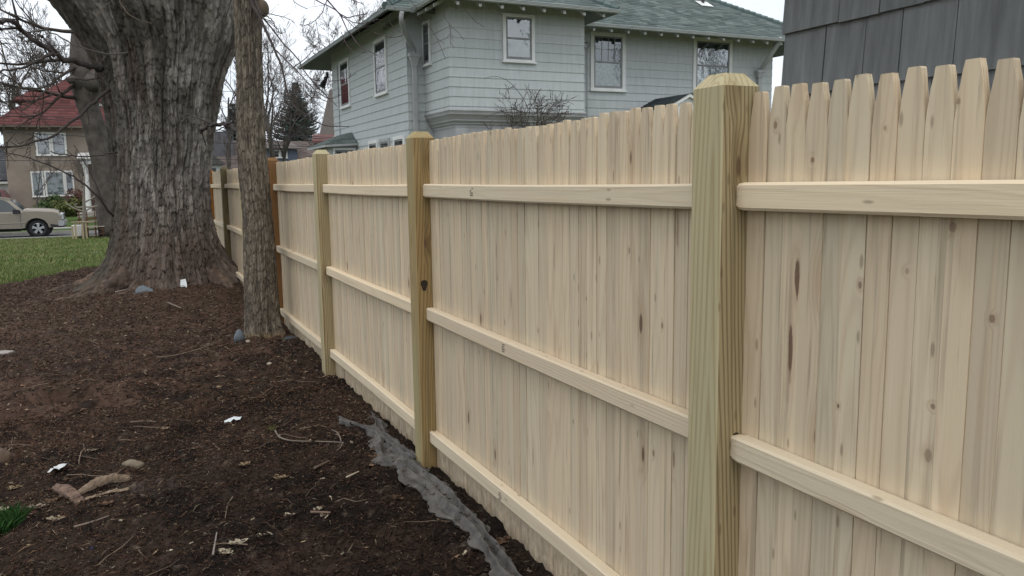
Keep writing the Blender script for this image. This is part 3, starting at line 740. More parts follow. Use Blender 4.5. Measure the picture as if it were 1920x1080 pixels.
def flare_sm(T, Z):
    da = np.angle(np.exp(1j*(T-math.radians(330)))); 
    return 1+.28*np.exp(-(da/.5)**2)*np.exp(-np.clip(Z, 0, 9)/.14)+.06*np.exp(-np.clip(Z, 0, 9)/.12)+.03*np.cos(T*3)
def pal_sm(hh, h2, n1, n2, T, Z, e):
    g = (0.075+0.10*hh**1.3+.045*h2)[..., None]*(.6+.4*sstep(.02, .2, e))[..., None]*np.array([1.0, .84, .66])
    g = g*(1-.25*sstep(0, .3, n1)[..., None])
    w = (sstep(.10, .0, Z-0.03*n2)*.9)[..., None]; g = g*(1-w)+np.array([.22, .155, .085])*w*(.5+hh[..., None])
    return g
m_bark2 = attrmat('slim_bark', 0.9, bmp=0.5, bscale=60, spec=0.15, var=0.35, vscale=40, sc=(1, 1, .2))
slim = thing('slim_tree', (ST[0], ST[1], 0), 'slim straight tree with finely ridged brown bark right against the fence', 'tree')
zs = [-.2, .024, .036, .2, .419, 1.0, 1.278, 1.54, 1.65, 2.06, 2.586, 2.83, 3.05, 3.35, 4.2, 6, 8.5]
zL = [.955, .955, .958, .970, .978, 1.0, 1.011, 1.0, .991, .995, 1.03, 1.04, 1.04, 1.04, 1.05, 1.08, 1.14]
zR = [1.335, 1.330, 1.325, 1.312, 1.310, 1.305, 1.295, 1.283, 1.280, 1.267, 1.271, 1.28, 1.286, 1.312, 1.30, 1.27, 1.22]
obj('trunk', trunk_mesh('trunk', zs, zL, zR, ST[1], 240, 760, (.013, .10), .0075, pal_sm, 15, 1.0, flare_sm, .4), m_bark2, slim)
bl = MB(); ph = np.linspace(0, math.pi, 9)
c0 = at(492, 16, 8.35)
bl.loft([[(c0[0]+.065*math.sin(p)*math.cos(a), c0[1]+.065*math.sin(p)*math.sin(a), c0[2]+.085*math.cos(p)) for a in np.linspace(0, 6.283, 13)[:-1]] for p in np.clip(ph, .05, 3.09)], col=(.12, .095, .07))
obj('burl', bl, m_branch, slim, smooth=True)
S = slim
top = (1.2, 8.42, 3.7)
px_branch(S, [(472, 5), (482, 22), (495, 50), (510, 82), (522, 110), (530, 132), (537, 170), (550, 197), (570, 212), (595, 230), (620, 236), (655, 237)], .021, .003, 8.2, 7.4, DKB, 9, n=40, root=top)
px_branch(S, [(484, 18), (505, 47), (530, 80), (555, 107), (570, 132), (592, 160), (612, 180), (632, 200)], .013, .003, 8.15, 7.5, (.07, .055, .055), 9, n=34, root=top)
px_branch(S, [(513, 90), (540, 117), (557, 132), (577, 155), (595, 172), (620, 185), (650, 172)], .007, .0025, 8.0, 7.5, (.07, .055, .055), 8, n=30)
px_branch(S, [(552, 125), (575, 107), (597, 79)], .005, .0025, 7.9, 7.8, DKB, 3)
px_branch(S, [(572, 135), (590, 150), (640, 150), (668, 138)], .0035, .002, 7.7, 7.4, DKB, 6)
px_branch(S, [(500, 80), (497, 85), (494, 100), (490, 112)], .005, .003, 8.0, 8.0, DKB, 1)
px_branch(S, [(530, 62), (520, 58), (512, 40), (500, 30), (488, 22)], .004, .006, 8.0, 8.1, DKB, 5)
px_branch(S, [(495, 24), (515, 28), (535, 33), (550, 40)], .005, .0025, 8.1, 7.9, DKB, 8)
r3 = (2.0, 7.6, 4.6)
px_branch(S, [(600, -20), (612, 0), (627, 15), (637, 27), (645, 45), (660, 67), (672, 85), (692, 97), (705, 103)], .016, .003, 7.6, 7.2, (.085, .062, .072), 9, root=top)
px_branch(S, [(637, 27), (652, 37), (670, 43), (690, 41), (708, 36)], .006, .0025, 7.5, 7.3, (.085, .062, .072), 9, spl=.13)
px_branch(S, [(580, -10), (592, 0), (605, 7), (630, 20), (650, 32), (672, 27), (690, 26)], .009, .004, 7.6, 7.3, (.085, .062, .072), 8, root=top, spl=.13)
px_branch(S, [(611, -10), (610, 3), (606, 20), (592, 37), (577, 47), (562, 46)], .008, .003, 7.6, 7.4, (.085, .062, .072), 7, root=top, spl=.12)
px_branch(S, [(592, 38), (595, 52), (597, 66), (603, 82)], .003, .002, 7.45, 7.4, DKB, 3)
px_branch(S, [(540, -15), (550, 0), (560, 10), (577, 17)], .005, .003, 7.7, 7.5, DKB, 5, root=top)
px_branch(S, [(650, -12), (660, 0), (672, 5), (682, 8)], .006, .003, 7.4, 7.3, DKB, 5, root=top)
px_branch(S, [(652, 37), (663, 50), (680, 52), (700, 46)], .004, .002, 7.4, 7.3, DKB, 6)
# thin twigs hanging in front of the house
m_leaf = attrmat('dry_leaf', 0.85, var=.2)
for pts in ([(810, -15), (828, 22), (844, 47), (860, 62), (870, 75)], [(843, 47), (845, 66), (844, 84)], [(850, -15), (863, 6), (888, 37), (910, 52)],
            [(745, -10), (780, 25), (800, 45), (818, 70), (835, 110)], [(720, -5), (727, 35), (740, 52), (752, 62)], [(700, 60), (730, 70), (760, 66)], [(880, -10), (900, 8), (925, 25)], [(640, 60), (655, 90), (690, 100)]):
    px_branch(S, pts, .0038, .0018, 7.2, 7.0, (.075, .055, .055), 5, spl=.07, root=(top if pts[0][1] < 0 else None))
px_branch(S, [(452, 246), (440, 240), (425, 233), (402, 232), (385, 238), (376, 250)], .028, .014, 8.45, 8.9, (.06, .052, .05), 4, spl=.2)
px_branch(S, [(430, 236), (415, 240), (398, 250), (385, 266)], .008, .004, 8.6, 8.8, DKB, 5)

# ------------------------------------------------------------------ grey house
m_side = plain('grey_siding', (0.50, 0.535, 0.545), 0.75, 0.06, 1.5, bmp=0.03, bscale=40, sc=(8, 8, 1.0), spec=0.25)
m_trimw = plain('pale_trim', (0.74, 0.755, 0.75), 0.6, 0.05, spec=0.3)
m_trimg = plain('grey_trim', (0.40, 0.41, 0.42), 0.7, 0.10, 2.0, spec=0.3)
m_sash = plain('grey_sash', (0.24, 0.25, 0.25), 0.6, 0.08)
m_shing = attrmat('green_shingle', 0.92, bmp=0.3, bscale=120, spec=0.15, var=0.18, vscale=30)
m_soff = plain('eave_wood', (0.19, 0.21, 0.208), 0.8, 0.1)
m_gutter = plain('gutter_metal', (0.40, 0.43, 0.43), 0.35, 0.05, spec=0.5)
m_int = plain('dark_room', (0.018, 0.02, 0.022), 0.9, 0.1)
m_lace = plain('lace_curtain', (0.62, 0.62, 0.58), 0.9, 0.25, 22, col2=(0.30, 0.30, 0.28))
m_blind = plain('pale_curtain', (0.40, 0.42, 0.42), 0.9, 0.15, 5)
m_redc = plain('red_cloth', (0.17, 0.05, 0.05), 0.9, 0.15, 6)
m_glass = glassmat('window_glass')
m_glassd = glassmat('storm_glass', refl=1.5)
house = thing('grey_house', (6.7, 20.3, 0), 'two storey pale grey clapboard house with green shingle hip roof behind the fence', 'house')
HX0, HX1, HY0, HY1 = 6.7, 18.98, 20.3, 28.6
b = MB(); b.box((HX0, HY0, -.3), (HX1, HY1, 6.05)); b.box((7.17, 18.5, 3.27), (10.92, HY0-.002, 5.95))
obj('wall', b, m_side, house)
CZ, CH = 3.358, .2307
def course_boards(parent, o, R, N, L, z0, z1, mat, ch=CH, zref=CZ):
    """lapped boards, one object each, on the wall through o (z=0) along R"""
    k0 = math.ceil((z0-zref)/ch-1e-6)-1
    k = k0
    while zref+k*ch < z1-.02:
        a, c = max(z0, zref+k*ch), min(z1, zref+(k+1)*ch)
        if c-a > .03:
            mb = MB(); o_ = np.array(o, float); R_ = np.array(R, float); N_ = np.array(N, float)
            q = [(a, .001), (a, .021), (c+.004, .004), (c+.004, .001)]
            v = [o_+R_*r+np.array([0, 0, z])+N_*n for r in (0, L) for z, n in q]
            mb.add(v, [(0, 1, 2, 3), (7, 6, 5, 4), (0, 4, 5, 1), (1, 5, 6, 2), (2, 6, 7, 3), (3, 7, 4, 0)])
            obj('siding_board', mb, mat, parent)
        k += 1
course_boards(house, (HX0, HY1, 0), (0, -1, 0), (-1, 0, 0), HY1-HY0+.026, 2.2, 6.0, m_side)
course_boards(house, (HX0-.0, HY0, 0), (1, 0, 0), (0, -1, 0), .47, 2.2, 6.0, m_side)
course_boards(house, (7.17, HY0, 0), (0, -1, 0), (-1, 0, 0), HY0-18.5+.026, 3.28, 5.95, m_side)
course_boards(house, (7.17, 18.5, 0), (1, 0, 0), (0, -1, 0), 3.75, 3.28, 5.95, m_side)
course_boards(house, (10.93, HY0, 0), (1, 0, 0), (0, -1, 0), HX1-10.93, 2.4, 6.0, m_side)
def window(parent, o, R, N, w, h, casing=.10, upper=None, lower=None, mull=0, glass=None, trim=None, sash=None, rail=.5, sill=True):
    """double hung window in a wall frame; o = lower left outer corner of the casing"""
    U = (0, 0, 1); tr = trim or m_trimw; sa = sash or m_sash; gl = glass or m_glass
    o = np.array(o, float)
    f = MB(); P = lambda *a: f.obox(o, R, U, N, *a)
    P(0, casing, 0, h, .0, .060); P(w-casing, w, 0, h, .0, .060); P(casing, w-casing, h-casing, h, .0, .0585); P(casing, w-casing, 0, casing*.5, .0, .0585)
    if sill: P(-.03, w+.03, -.045, .0, .0, .095)
    wf = obj('window', f, tr, parent, bevel=.004)
    s = MB(); P = lambda *a: s.obox(o, R, U, N, *a)
    a, b2, c, d = casing+.001, w-casing-.001, casing*.5+.001, h-casing-.001
    t = .045; md = c+(d-c)*rail
    P(a, a+t, c, d, .028, .050); P(b2-t, b2, c, d, .028, .050); P(a+t, b2-t, d-t, d, .028, .049); P(a+t, b2-t, c, c+t*1.4, .028, .049); P(a+t, b2-t, md-.022, md+.022, .028, .052)
    for i in range(mull):
        x = a+t+(b2-a-2*t)*(i+1)/(mull+1); P(x-.008, x+.008, md+.022, d-t, .034, .046)
    if mull: 
        z_ = (md+d)/2; P(a+t, b2-t, z_-.008, z_+.008, .034, .045)
    obj('sash', s, sa, wf)
    g = MB(); g.obox(o, R, U, N, a+t*.5, b2-t*.5, c+t, md, .036, .040); obj('pane', g, gl, wf)
    g = MB(); g.obox(o, R, U, N, a+t*.5, b2-t*.5, md, d-t*.5, .037, .041); obj('pane', g, gl, wf)
    for part, z0, z1 in (('lower', c, md), ('upper', md, d)):
        mt = (lower if part == 'lower' else upper) or m_int
        k = MB(); k.obox(o, R, U, N, a, b2, z0, z1, .0262, .030); obj('curtain' if mt is not m_int else 'dark_room', k, mt, wf)
    return wf
XR, YN = (1, 0, 0), (0, -1, 0)
window(house, (8.58, 18.5, 4.49), XR, YN, .88, 1.14, .085, mull=0, glass=m_glassd, lower=m_blind)
window(house, (12.17, HY0, 4.10), XR, YN, 1.18, 1.62, .11, mull=3, lower=m_lace)
window(house, (15.80, HY0, 4.17), XR, YN, 1.50, 1.62, .11, glass=m_glassd, lower=m_blind)
LR, LN = (0, -1, 0), (-1, 0, 0)
window(house, (HX0, 23.18, 4.02), LR, LN, 1.22, 1.54, .10, lower=m_lace)
window(house, (HX0, 27.36, 4.02), LR, LN, 1.24, 1.52, .10, lower=m_redc, upper=m_blind)
window(house, (7.17, 20.27, 4.52), LR, LN, .56, 1.08, .07, mull=1)
for y0 in (21.55, 22.9, 24.1):
    window(house, (HX0, y0, 1.35), LR, LN, .95, 1.42, .09, trim=m_trimw if y0 != 22.9 else m_trimg)
# oriel cornice and the ground floor bay below it
co = MB()
prof = [(3.285, .04), (3.255, .05), (3.235, .035), (3.20, .02), (3.17, .015), (3.12, -.03), (3.05, -.075), (3.02, -.078), (2.97, -.13), (2.94, -.135), (2.92, -.17), (2.86, -.175)]
rings = []
for z, n in prof:
    rings.append([(7.17-n, HY0-.004, z), (7.17-n, 18.5-n, z), (10.92+n, 18.5-n, z), (10.92+n, HY0-.004, z)])
co.loft(rings, closed=False, cap=False)
obj('cornice', co, m_trimg, house)
lb = MB(); lb.box((7.36, 18.69, -.3), (10.73, HY0-.003, 2.87)); obj('bay_wall', lb, m_trimg, house)
pr_ = MB()
for x in (7.34, 8.30, 9.52, 10.45): pr_.box((x, 18.60, -.2), (x+.30, 18.688, 2.85))
pr_.box((7.32, 18.585, 2.62), (10.77, 18.599, 2.74))
obj('pier', pr_, m_trimg, house)
for x, w in ((7.66, .62), (8.62, .88), (9.84, .59)):
    window(house, (x, 18.69, 1.2), XR, YN, w, 1.40, .06, mull=3, trim=m_trimg, rail=.55, sill=False)
# hip roofs with real shingle courses
def shingles(parent, eA, eB, tA, tB, name='shingles', exp_=.145, tabw=.30, cols=((.118, .148, .143), (.145, .175, .168), (.10, .126, .122)), mat=None, sub=1.0):
    eA, eB, tA, tB = [np.array(q, float) for q in (eA, eB, tA, tB)]
    sl = np.linalg.norm((tA+tB)/2-(eA+eB)/2); nr = max(2, int(sl/exp_)); u = (eB-eA)/np.linalg.norm(eB-eA)
    nrm = np.cross(eB-eA, tA-eA); nrm /= np.linalg.norm(nrm); nrm = nrm if nrm[2] > 0 else -nrm
    V, F, Cc = [], [], []
    for j in range(nr):
        s0, s1 = j/nr, (j+1.12)/nr
        a0, b0 = eA+(tA-eA)*s0, eB+(tB-eB)*s0; a1, b1 = eA+(tA-eA)*min(1, s1), eB+(tB-eB)*min(1, s1)
        L0 = np.linalg.norm(b0-a0)
        if L0 < .05: continue
        cuts = [0]; x = -RNG.uniform(0, tabw)
        while x < L0:
            x += tabw*RNG.uniform(.75, 1.3)
            if 0 < x < L0: cuts.append(x)
        cuts.append(L0)
        up_l = (a1-a0).dot(u); up_r = L0+(b1-b0).dot(u); v_ = (a1-a0)-u*up_l
        for c0, c1 in zip(cuts[:-1], cuts[1:]):
            lift = RNG.uniform(.010, .020)*sub
            t0, t1 = min(max(c0, up_l), up_r), min(max(c1, up_l), up_r)
            p = [a0+u*c0+nrm*lift, a0+u*(c1-.006)+nrm*lift, a0+u*t1+v_+nrm*.002, a0+u*t0+v_+nrm*.002, a0+u*c0, a0+u*(c1-.006)]
            i = len(V); V += p; F += [(i, i+1, i+2, i+3), (i+4, i+5, i+1, i)]
            c = np.array(cols[RNG.integers(len(cols))])*RNG.uniform(.8, 1.2); Cc += [c]*6
    o = obj(name, npmesh(name, V, F, Cc), mat or m_shing, parent); o['kind'] = 'stuff'; return o
def hip_faces(x0, x1, y0, y1, z, t, along):
    if along == 'x':
        h = (y1-y0)/2; zr = z+h*t; r0, r1 = (x0+h, y0+h, zr), (x1-h, y0+h, zr)
        return [((x0, y0, z), (x1, y0, z), r0, r1), ((x0, y1, z), (x0, y0, z), r0, r0), ((x1, y0, z), (x1, y1, z), r1, r1), ((x1, y1, z), (x0, y1, z), r1, r0)]
EZ, RT_ = 5.74, .60
EX0, EX1, EY0, EY1 = 5.88, 20.6, 19.35, 30.4
faces = hip_faces(EX0, EX1, EY0, EY1, EZ, RT_, 'x')
slab = MB()
for a, b2, c, d in faces:
    poly = [a, b2, d, c] if c != d else [a, b2, c]
    slab.prism(poly, (0, 0, -.09))
BX0, BX1, BY0 = 6.62, 11.42, 17.68
h = (BX1-BX0)/2; rz = EZ+.012+h*RT_; yb = EY0+h+.3
bf = [((BX0, BY0, EZ+.012), (BX1, BY0, EZ+.012), ((BX0+BX1)/2, BY0+h, rz), ((BX0+BX1)/2, BY0+h, rz)),
      ((BX0, yb+0, EZ+.012), (BX0, BY0, EZ+.012), ((BX0+BX1)/2, yb, rz), ((BX0+BX1)/2, BY0+h, rz)),
      ((BX1, BY0, EZ+.012), (BX1, yb, EZ+.012), ((BX0+BX1)/2, BY0+h, rz), ((BX0+BX1)/2, yb, rz))]
for a, b2, c, d in bf:
    slab.prism([a, b2, d, c] if c != d else [a, b2, c], (0, 0, -.09))
roof = obj('roof', slab, m_soff, house)
for a, b2, c, d in faces[:3]+bf: shingles(roof, a, b2, c, d)
# ridge caps on the hips
rc = MB()
hh_ = (EY1-EY0)/2
for p, q in (((EX0, EY0, EZ), (EX0+hh_, EY0+hh_, EZ+hh_*RT_)), ((EX1, EY0, EZ), (EX1-hh_, EY0+hh_, EZ+hh_*RT_)), ((BX0, BY0, EZ), ((BX0+BX1)/2, BY0+h, rz)), ((BX1, BY0, EZ), ((BX0+BX1)/2, BY0+h, rz)), ((EX0+hh_, EY0+hh_, EZ+hh_*RT_), (EX1-hh_, EY0+hh_, EZ+hh_*RT_))):
    p, q = np.array(p), np.array(q); n_ = int(np.linalg.norm(q-p)/.2)
    for i in range(n_):
        a, b2 = p+(q-p)*i/n_, p+(q-p)*(i+1.1)/n_
        rc.tube([a+np.array([0, 0, .02]), b2+np.array([0, 0, .004])], [.10, .085], 6, tuple(np.array((.11, .15, .145))*RNG.uniform(.8, 1.1)))
o = obj('ridge_cap', rc, m_shing, roof); o['kind'] = 'stuff'
# gutters, rafter tails
def gutter(p, q, out, name='gutter'):
    p, q, out = np.array(p, float), np.array(q, float), np.array(out, float); up_ = np.array([0, 0, 1.])
    mb = MB(); pr = [(.0, -.085), (.05, -.085), (.095, -.04), (.095, -.012), (.112, -.012), (.112, 0), (.085, 0), (.082, -.07), (.0, -.07)]
    mb.loft([[x+out*a+up_*c for a, c in pr] for x in (p, q)])
    obj(name, mb, m_gutter, house)
gutter((BX1, EY0-.001, EZ), (EX1, EY0-.001, EZ), (0, -1, 0)); gutter((BX0, BY0-.001, EZ+.01), (BX1, BY0-.001, EZ+.01), (0, -1, 0))
gutter((BX0-.001, EY0-.12, EZ+.01), (BX0-.001, BY0, EZ+.01), (-1, 0, 0)); gutter((EX0, EY0-.001, EZ), (BX0-.12, EY0-.001, EZ), (0, -1, 0))
m_tail = plain('tail_paint', (.55, .57, .565), .7, .1)
def tail(x, y, dx, dy):
    mb = MB(); d = np.array([dx, dy, 0.]); s = np.array([-dy, dx, 0.])*.035
    a = np.array([x, y, EZ-.10]); inn = -d
    pl = [a+s+np.array([0, 0, 0]), a+s+np.array([0, 0, -.075]), a+s+inn*.9+np.array([0, 0, .9*RT_-.16]), a+s+inn*.9+np.array([0, 0, .9*RT_])]
    mb.prism(pl, -2*s); obj('rafter_tail', mb, m_tail, house)
x = BX1+.35
while x < EX1-.3: tail(x, EY0+.05, 0, -1); x += .56
x = BX0+.5
while x < BX1-.2: tail(x, BY0+.05, 0, -1); x += .56
y = BY0+.45
while y < EY0: tail(BX0+.05, y, -1, 0); y += .56
# plumbing vent with flashing on the roof
vp = atz(1318, 6, 7.15)
zz = EZ+(vp[1]-EY0)*RT_
v = MB(); v.cyl((vp[0], vp[1], zz-.05), (vp[0], vp[1], zz+.32), .05, 12); vo_ = obj('vent_pipe', v, plain('vent_dark', (.05, .05, .055), .6), house)
v = MB(); v.obox((vp[0]-.24, vp[1]-.25, zz-.25*RT_+.035), (1, 0, 0), np.array((0, 1, RT_))/math.hypot(1, RT_), np.array((0, -RT_, 1))/math.hypot(1, RT_), 0, .48, 0, .42, 0, .012); obj('flashing', v, plain('flashing_white', (.8, .8, .8), .5), vo_)
# downspouts
def spout(pts, w=.05, name='downspout', mat=None):
    mb = MB(); P = smooth_path(pts, 30); mb.tube(P, w, 8); return obj(name, mb, mat or m_trimg, house, smooth=True)
ga = np.array((6.28, EY0-.05, EZ-.10)); hd = at(776, 102, HY0-.14)
spout([ga, ga+np.array([0, .05, -.22]), ga*.45+hd*.55+np.array([-.06, -.0, .02]), hd+np.array([0, 0, .12]), hd], .062)
mb = MB(); mb.loft([[(hd[0]+sx*a, hd[1]+sy*a*.7, hd[2]+dz) for sx, sy in ((-1, -1), (1, -1), (1, 1), (-1, 1))] for dz, a in ((.02, .14), (-.06, .14), (-.07, .12), (-.24, .075), (-.30, .065))]); obj('leader_head', mb, m_trimg, house)
mb = MB(); mb.box((hd[0]-.06, hd[1]-.045, .2), (hd[0]+.06, hd[1]+.045, hd[2]-.301)); obj('downspout', mb, m_trimg, house, bevel=.01)
a = at(1463, 76, EY0+.02); c = at(1424, 134, HY0-.10)
spout([a+np.array([0, 0, .06]), a, a*.5+c*.5, c+np.array([0.05, -.03, .06]), c], .075)
mb = MB(); mb.loft([[(c[0]+sx*q, c[1]+sy*q*.7, c[2]+dz) for sx, sy in ((-1, -1), (1, -1), (1, 1), (-1, 1))] for dz, q in ((.04, .15), (-.04, .15), (-.05, .13), (-.2, .085))]); obj('leader_head', mb, m_trimg, house)
mb = MB(); mb.box((c[0]-.065, c[1]-.045, .2), (c[0]+.065, c[1]+.045, c[2]-.201)); obj('downspout', mb, m_trimg, house, bevel=.01)
# cable mast at the bay, flood lamp and conduit on the far corner
p = at(1100, 85, HY0-.06)
mb = MB(); mb.tube([(p[0]+.09*math.cos(q), p[1], p[2]+.09*math.sin(q)) for q in np.linspace(0, 6.2, 16)], .014, 5); mb.cyl((p[0]+.02, p[1], p[2]-.09), (p[0]+.02, p[1], 2.4), .012, 6)
obj('cable', mb, m_trimg, house)
p = atx(614, 150, HX0-.03); m_blk = plain('black_metal', (.02, .02, .022), .5)
mb = MB(); mb.cyl(p+np.array([-.02, 0, .1]), p+np.array([-.22, -.05, -.25]), .05, 10, .11); mb.cyl(p+np.array([0, .03, .14]), p+np.array([-.12, 0, .05]), .035, 8); mb.box(p+np.array([-.05, -.14, .06]), p+np.array([.02, .06, .26])); obj('flood_lamp', mb, m_blk, house)
p = atx(632, 122, HX0-.03); mb = MB(); mb.cyl(p, (p[0], p[1]-.02, 2.7), .022, 8); obj('conduit', mb, m_trimg, house)
# small hooded bay on the left wall
hb = MB(); hb.box((5.84, 25.55, -.2), (HX0-.027, 27.9, 2.70)); hbo = obj('side_bay', hb, m_trimg, house)
window(house, (5.90, 25.55, 1.55), XR, YN, .72, 1.08, .06, trim=m_trimw, mull=1)
e0, e1, w0, w1 = (5.62, 25.36, 2.72), (6.66, 25.36, 2.78), (6.66, 26.15, 3.16), (6.66, 27.6, 3.16)
e2 = (5.62, 28.1, 2.72)
hr = MB(); hr.prism([e0, e1, w0], (0, 0, -.07)); hr.prism([e0, w0, w1, e2], (0, 0, -.07)); hro = obj('hood_roof', hr, m_trimg, house)
shingles(hro, e0, e1, w0, w0); shingles(hro, e2, e0, w1, w0)
# gabled porch hood on the right
gh = MB(); gx, gz = 14.44, 3.90
for s in (-1, 1): gh.prism([(gx, 18.62, gz), (gx+s*.86, 18.62, gz-.44), (gx+s*.86, 18.62, gz-.52), (gx, 18.62, gz-.09)], (0, 1.67, 0))
gho = obj('porch_hood', gh, m_trimw, house)
for s in (-1, 1): shingles(gho, (gx+s*.88, 18.60, gz-.445), (gx+s*.88, 20.27, gz-.445), (gx, 18.60, gz+.004), (gx, 20.27, gz+.004), cols=((.05, .062, .066), (.035, .046, .05)))
gg = MB(); gg.prism([(gx, 18.72, gz-.10), (gx-.74, 18.72, gz-.47), (gx-.74, 18.72, gz-1.1), (gx+.74, 18.72, gz-1.1), (gx+.74, 18.72, gz-.47)], (0, .06, 0)); obj('porch_gable', gg, plain('gable_white', (.78, .79, .80), .6), gho)
gp = MB()
for s in (-1, 1): gp.box((gx+s*.66-.06, 18.74, -.1), (gx+s*.66+.06, 18.86, gz-1.1))
obj('porch_post', gp, m_trimw, house)

# ------------------------------------------------------------------ shingled garage on the right
m_gsh = plain('garage_shingle', (0.24, 0.247, 0.247), 0.85, 0.16, 2.0, bmp=0.5, bscale=60, sc=(12, 12, 1.0), spec=0.2)
gar = thing('shingled_garage', (3.0, 3.1, 0), 'dark grey garage wall of wide wooden shingles just behind the fence on the right', 'garage')
g = MB(); g.box((3.01, -4.0, -.2), (7.4, 3.11, 3.0)); obj('wall', g, m_gsh, gar)
rj = random.Random(4)
JO = {3: [2.78, 2.56, 2.34, 2.05, 1.76], 2: [2.87, 2.638, 2.452, 2.20, 1.90, 1.62], 1: [2.93, 2.72, 2.5, 2.3, 2.1, 1.85]}
for k in range(0, 6):
    z0 = 1.372+.30*k; js = [3.135]+JO.get(k, [3.135-.2*(i+1) for i in range(3)])
    while js[-1] > -2.4: js.append(js[-1]-rj.uniform(.17, .34))
    for a, b2 in zip(js[:-1], js[1:]):
        th = rj.uniform(.020, .028); lo = rj.uniform(-.004, .004); gap = rj.uniform(.0015, .005)
        if k == 2 and a == js[1]: gap = .009
        mb = MB(); mb.add([(3.008, a-gap, z0+lo), (3.01-th, a-gap, z0+lo), (3.006, a-gap, z0+.31), (3.008, b2, z0+lo), (3.01-th, b2, z0+lo), (3.006, b2, z0+.31)],
               [(0, 1, 2), (5, 4, 3), (0, 3, 4, 1), (1, 4, 5, 2), (2, 5, 3, 0)])
        obj('shingle', mb, m_gsh, gar)
g = MB(); g.prism([(2.55, 3.55, 2.93), (5.2, 3.55, 4.5), (7.85, 3.55, 2.93), (7.85, 3.55, 3.05), (5.2, 3.55, 4.63), (2.55, 3.55, 3.05)], (0, -8, 0)); obj('roof', g, plain('garage_roof', (.06, .065, .07), .9), gar)
g = MB(); g.prism([(3.01, 3.10, 3.0), (7.4, 3.10, 3.0), (5.2, 3.10, 4.36)], (0, -7.0, 0)); obj('gable', g, m_gsh, gar)

# ------------------------------------------------------------------ bare trees of the background
def grow(rng, out, p, d, L, r, depth, maxd, droop=0.0, spread=.7, nch=(3, 5)):
    n = max(4, int(5+L*1.2)) if depth < 2 else 5
    P = [np.array(p)]; dd = np.array(d, float); R = []
    for i in range(n):
        dd = dd+rng.normal(0, .13 if depth else .05, 3)+np.array([0, 0, .07 if depth else .02])-np.array([0, 0, droop*i/n]); dd /= np.linalg.norm(dd)
        P.append(P[-1]+dd*L/n)
    P = np.array(P); R = r*(1-.72*np.linspace(0, 1, n+1)**.9)
    out.append((P, R, depth))
    if depth >= maxd: return
    k = rng.integers(nch[0], nch[1]+1)+(2 if depth == 0 else 1 if depth < maxd-1 else 0)
    lo = .34 if depth == 0 else .2
    for j in range(k):
        t = lo+(1-lo)*(j+rng.uniform(.1, .9))/k; i = min(int(t*n), n-1); f = t*n-i
        q = P[i]+(P[i+1]-P[i])*f; tn = (P[i+1]-P[i]); tn /= np.linalg.norm(tn)
        s = rng.normal(0, 1, 3); s -= tn*s.dot(tn); s /= np.linalg.norm(s)+1e-9
        nd_ = tn*(1-spread*.35)+s*spread*rng.uniform(.6, 1.1); nd_ /= np.linalg.norm(nd_)
        rr = R[i]*rng.uniform(.45, .68)
        grow(rng, out, q, nd_, L*rng.uniform(.42, .66)*(1.1-.35*t), max(rr, .004), depth+1, maxd, droop, spread, nch)
def tubes_np(polys, kf):
    Vs, Fs, off = [], [], 0
    for P, R, dep in polys:
        k = kf(dep); n = len(P)
        t = np.gradient(P, axis=0); t /= np.linalg.norm(t, axis=1, keepdims=True)+1e-9
        ref = np.array([.31, .2, .93]) if abs(t[0][2]) < .9 else np.array([1, .1, 0])
        u = np.cross(t, ref); u /= np.linalg.norm(u, axis=1, keepdims=True)+1e-9; w = np.cross(t, u)
        a = np.arange(k)*2*math.pi/k
        Vs.append((P[:, None]+R[:, None, None]*(u[:, None]*np.cos(a)[None, :, None]+w[:, None]*np.sin(a)[None, :, None])).reshape(-1, 3))
        Fs.append(gridfaces(k, n, True)+off); off += n*k
    return np.vstack(Vs), np.vstack(Fs)
m_tree = plain('bare_bark', (0.125, 0.110, 0.098), 0.9, 0.25, 3, spec=.1, bmp=.6, bscale=9)
m_twig = plain('bare_twigs', (0.125, 0.105, 0.095), 0.9, 0.15, 1, spec=.1)
m_treed = plain('brown_bark', (0.085, 0.070, 0.060), 0.9, 0.25, 3, spec=.1)
def tree_proto(seed, H, r, maxd=5, lean=(0, 0), spread=.75, nch=(3, 5), droop=.0, bare=.34):
    rng = np.random.default_rng(seed); out = []
    grow(rng, out, (0, 0, -.3), (lean[0], lean[1], 1.0), H*.62, r, 0, maxd, droop, spread, nch)
    big_ = [o for o in out if o[2] <= 1]; tw = [(P, np.maximum(R, rmin), d_) for P, R, d_ in out if d_ > 1]
    return npmesh('trunk', *tubes_np(big_, lambda d_: 10 if d_ == 0 else 6), smooth=True), npmesh('branches', *tubes_np(tw, lambda d_: 4 if d_ == 2 else 3))
rmin = .010
protos = [tree_proto(101, 17, .34, 5), tree_proto(202, 15, .26, 5, spread=.55), tree_proto(303, 13, .22, 5, (.12, 0), spread=.65), tree_proto(404, 18, .30, 5, (-.15, .05), spread=.5)]
rmin = .006
sprotos = [tree_proto(505, 5, .055, 4, spread=.7, nch=(3, 4))]
for tr, tw in protos+sprotos: tr.materials.append(m_tree); tw.materials.append(m_twig)
def bare_tree(i, x, y, rot, sc, label, group=None, pr=None, z=None, wid=1.0):
    tr, tw = (pr or protos)[i]
    zz = z if z is not None else (-.3 if y > 47 else float(tz(x, y)))
    t_ = thing('bare_tree', (x, y, zz), label, 'tree', group); t_.rotation_euler = (0, 0, rot); t_.scale = (sc*wid, sc*wid, sc)
    for nm, me in (('trunk', tr), ('branches', tw)):
        o = bpy.data.objects.new(nm, me); C.objects.link(o); o.parent = t_
        if nm == 'branches': o['kind'] = 'stuff'
    return t_
p = at(18, 400, 74); bare_tree(0, p[0], 74, 2.2, 1.05, 'tall grey bare tree forking low to the left of the red roof')
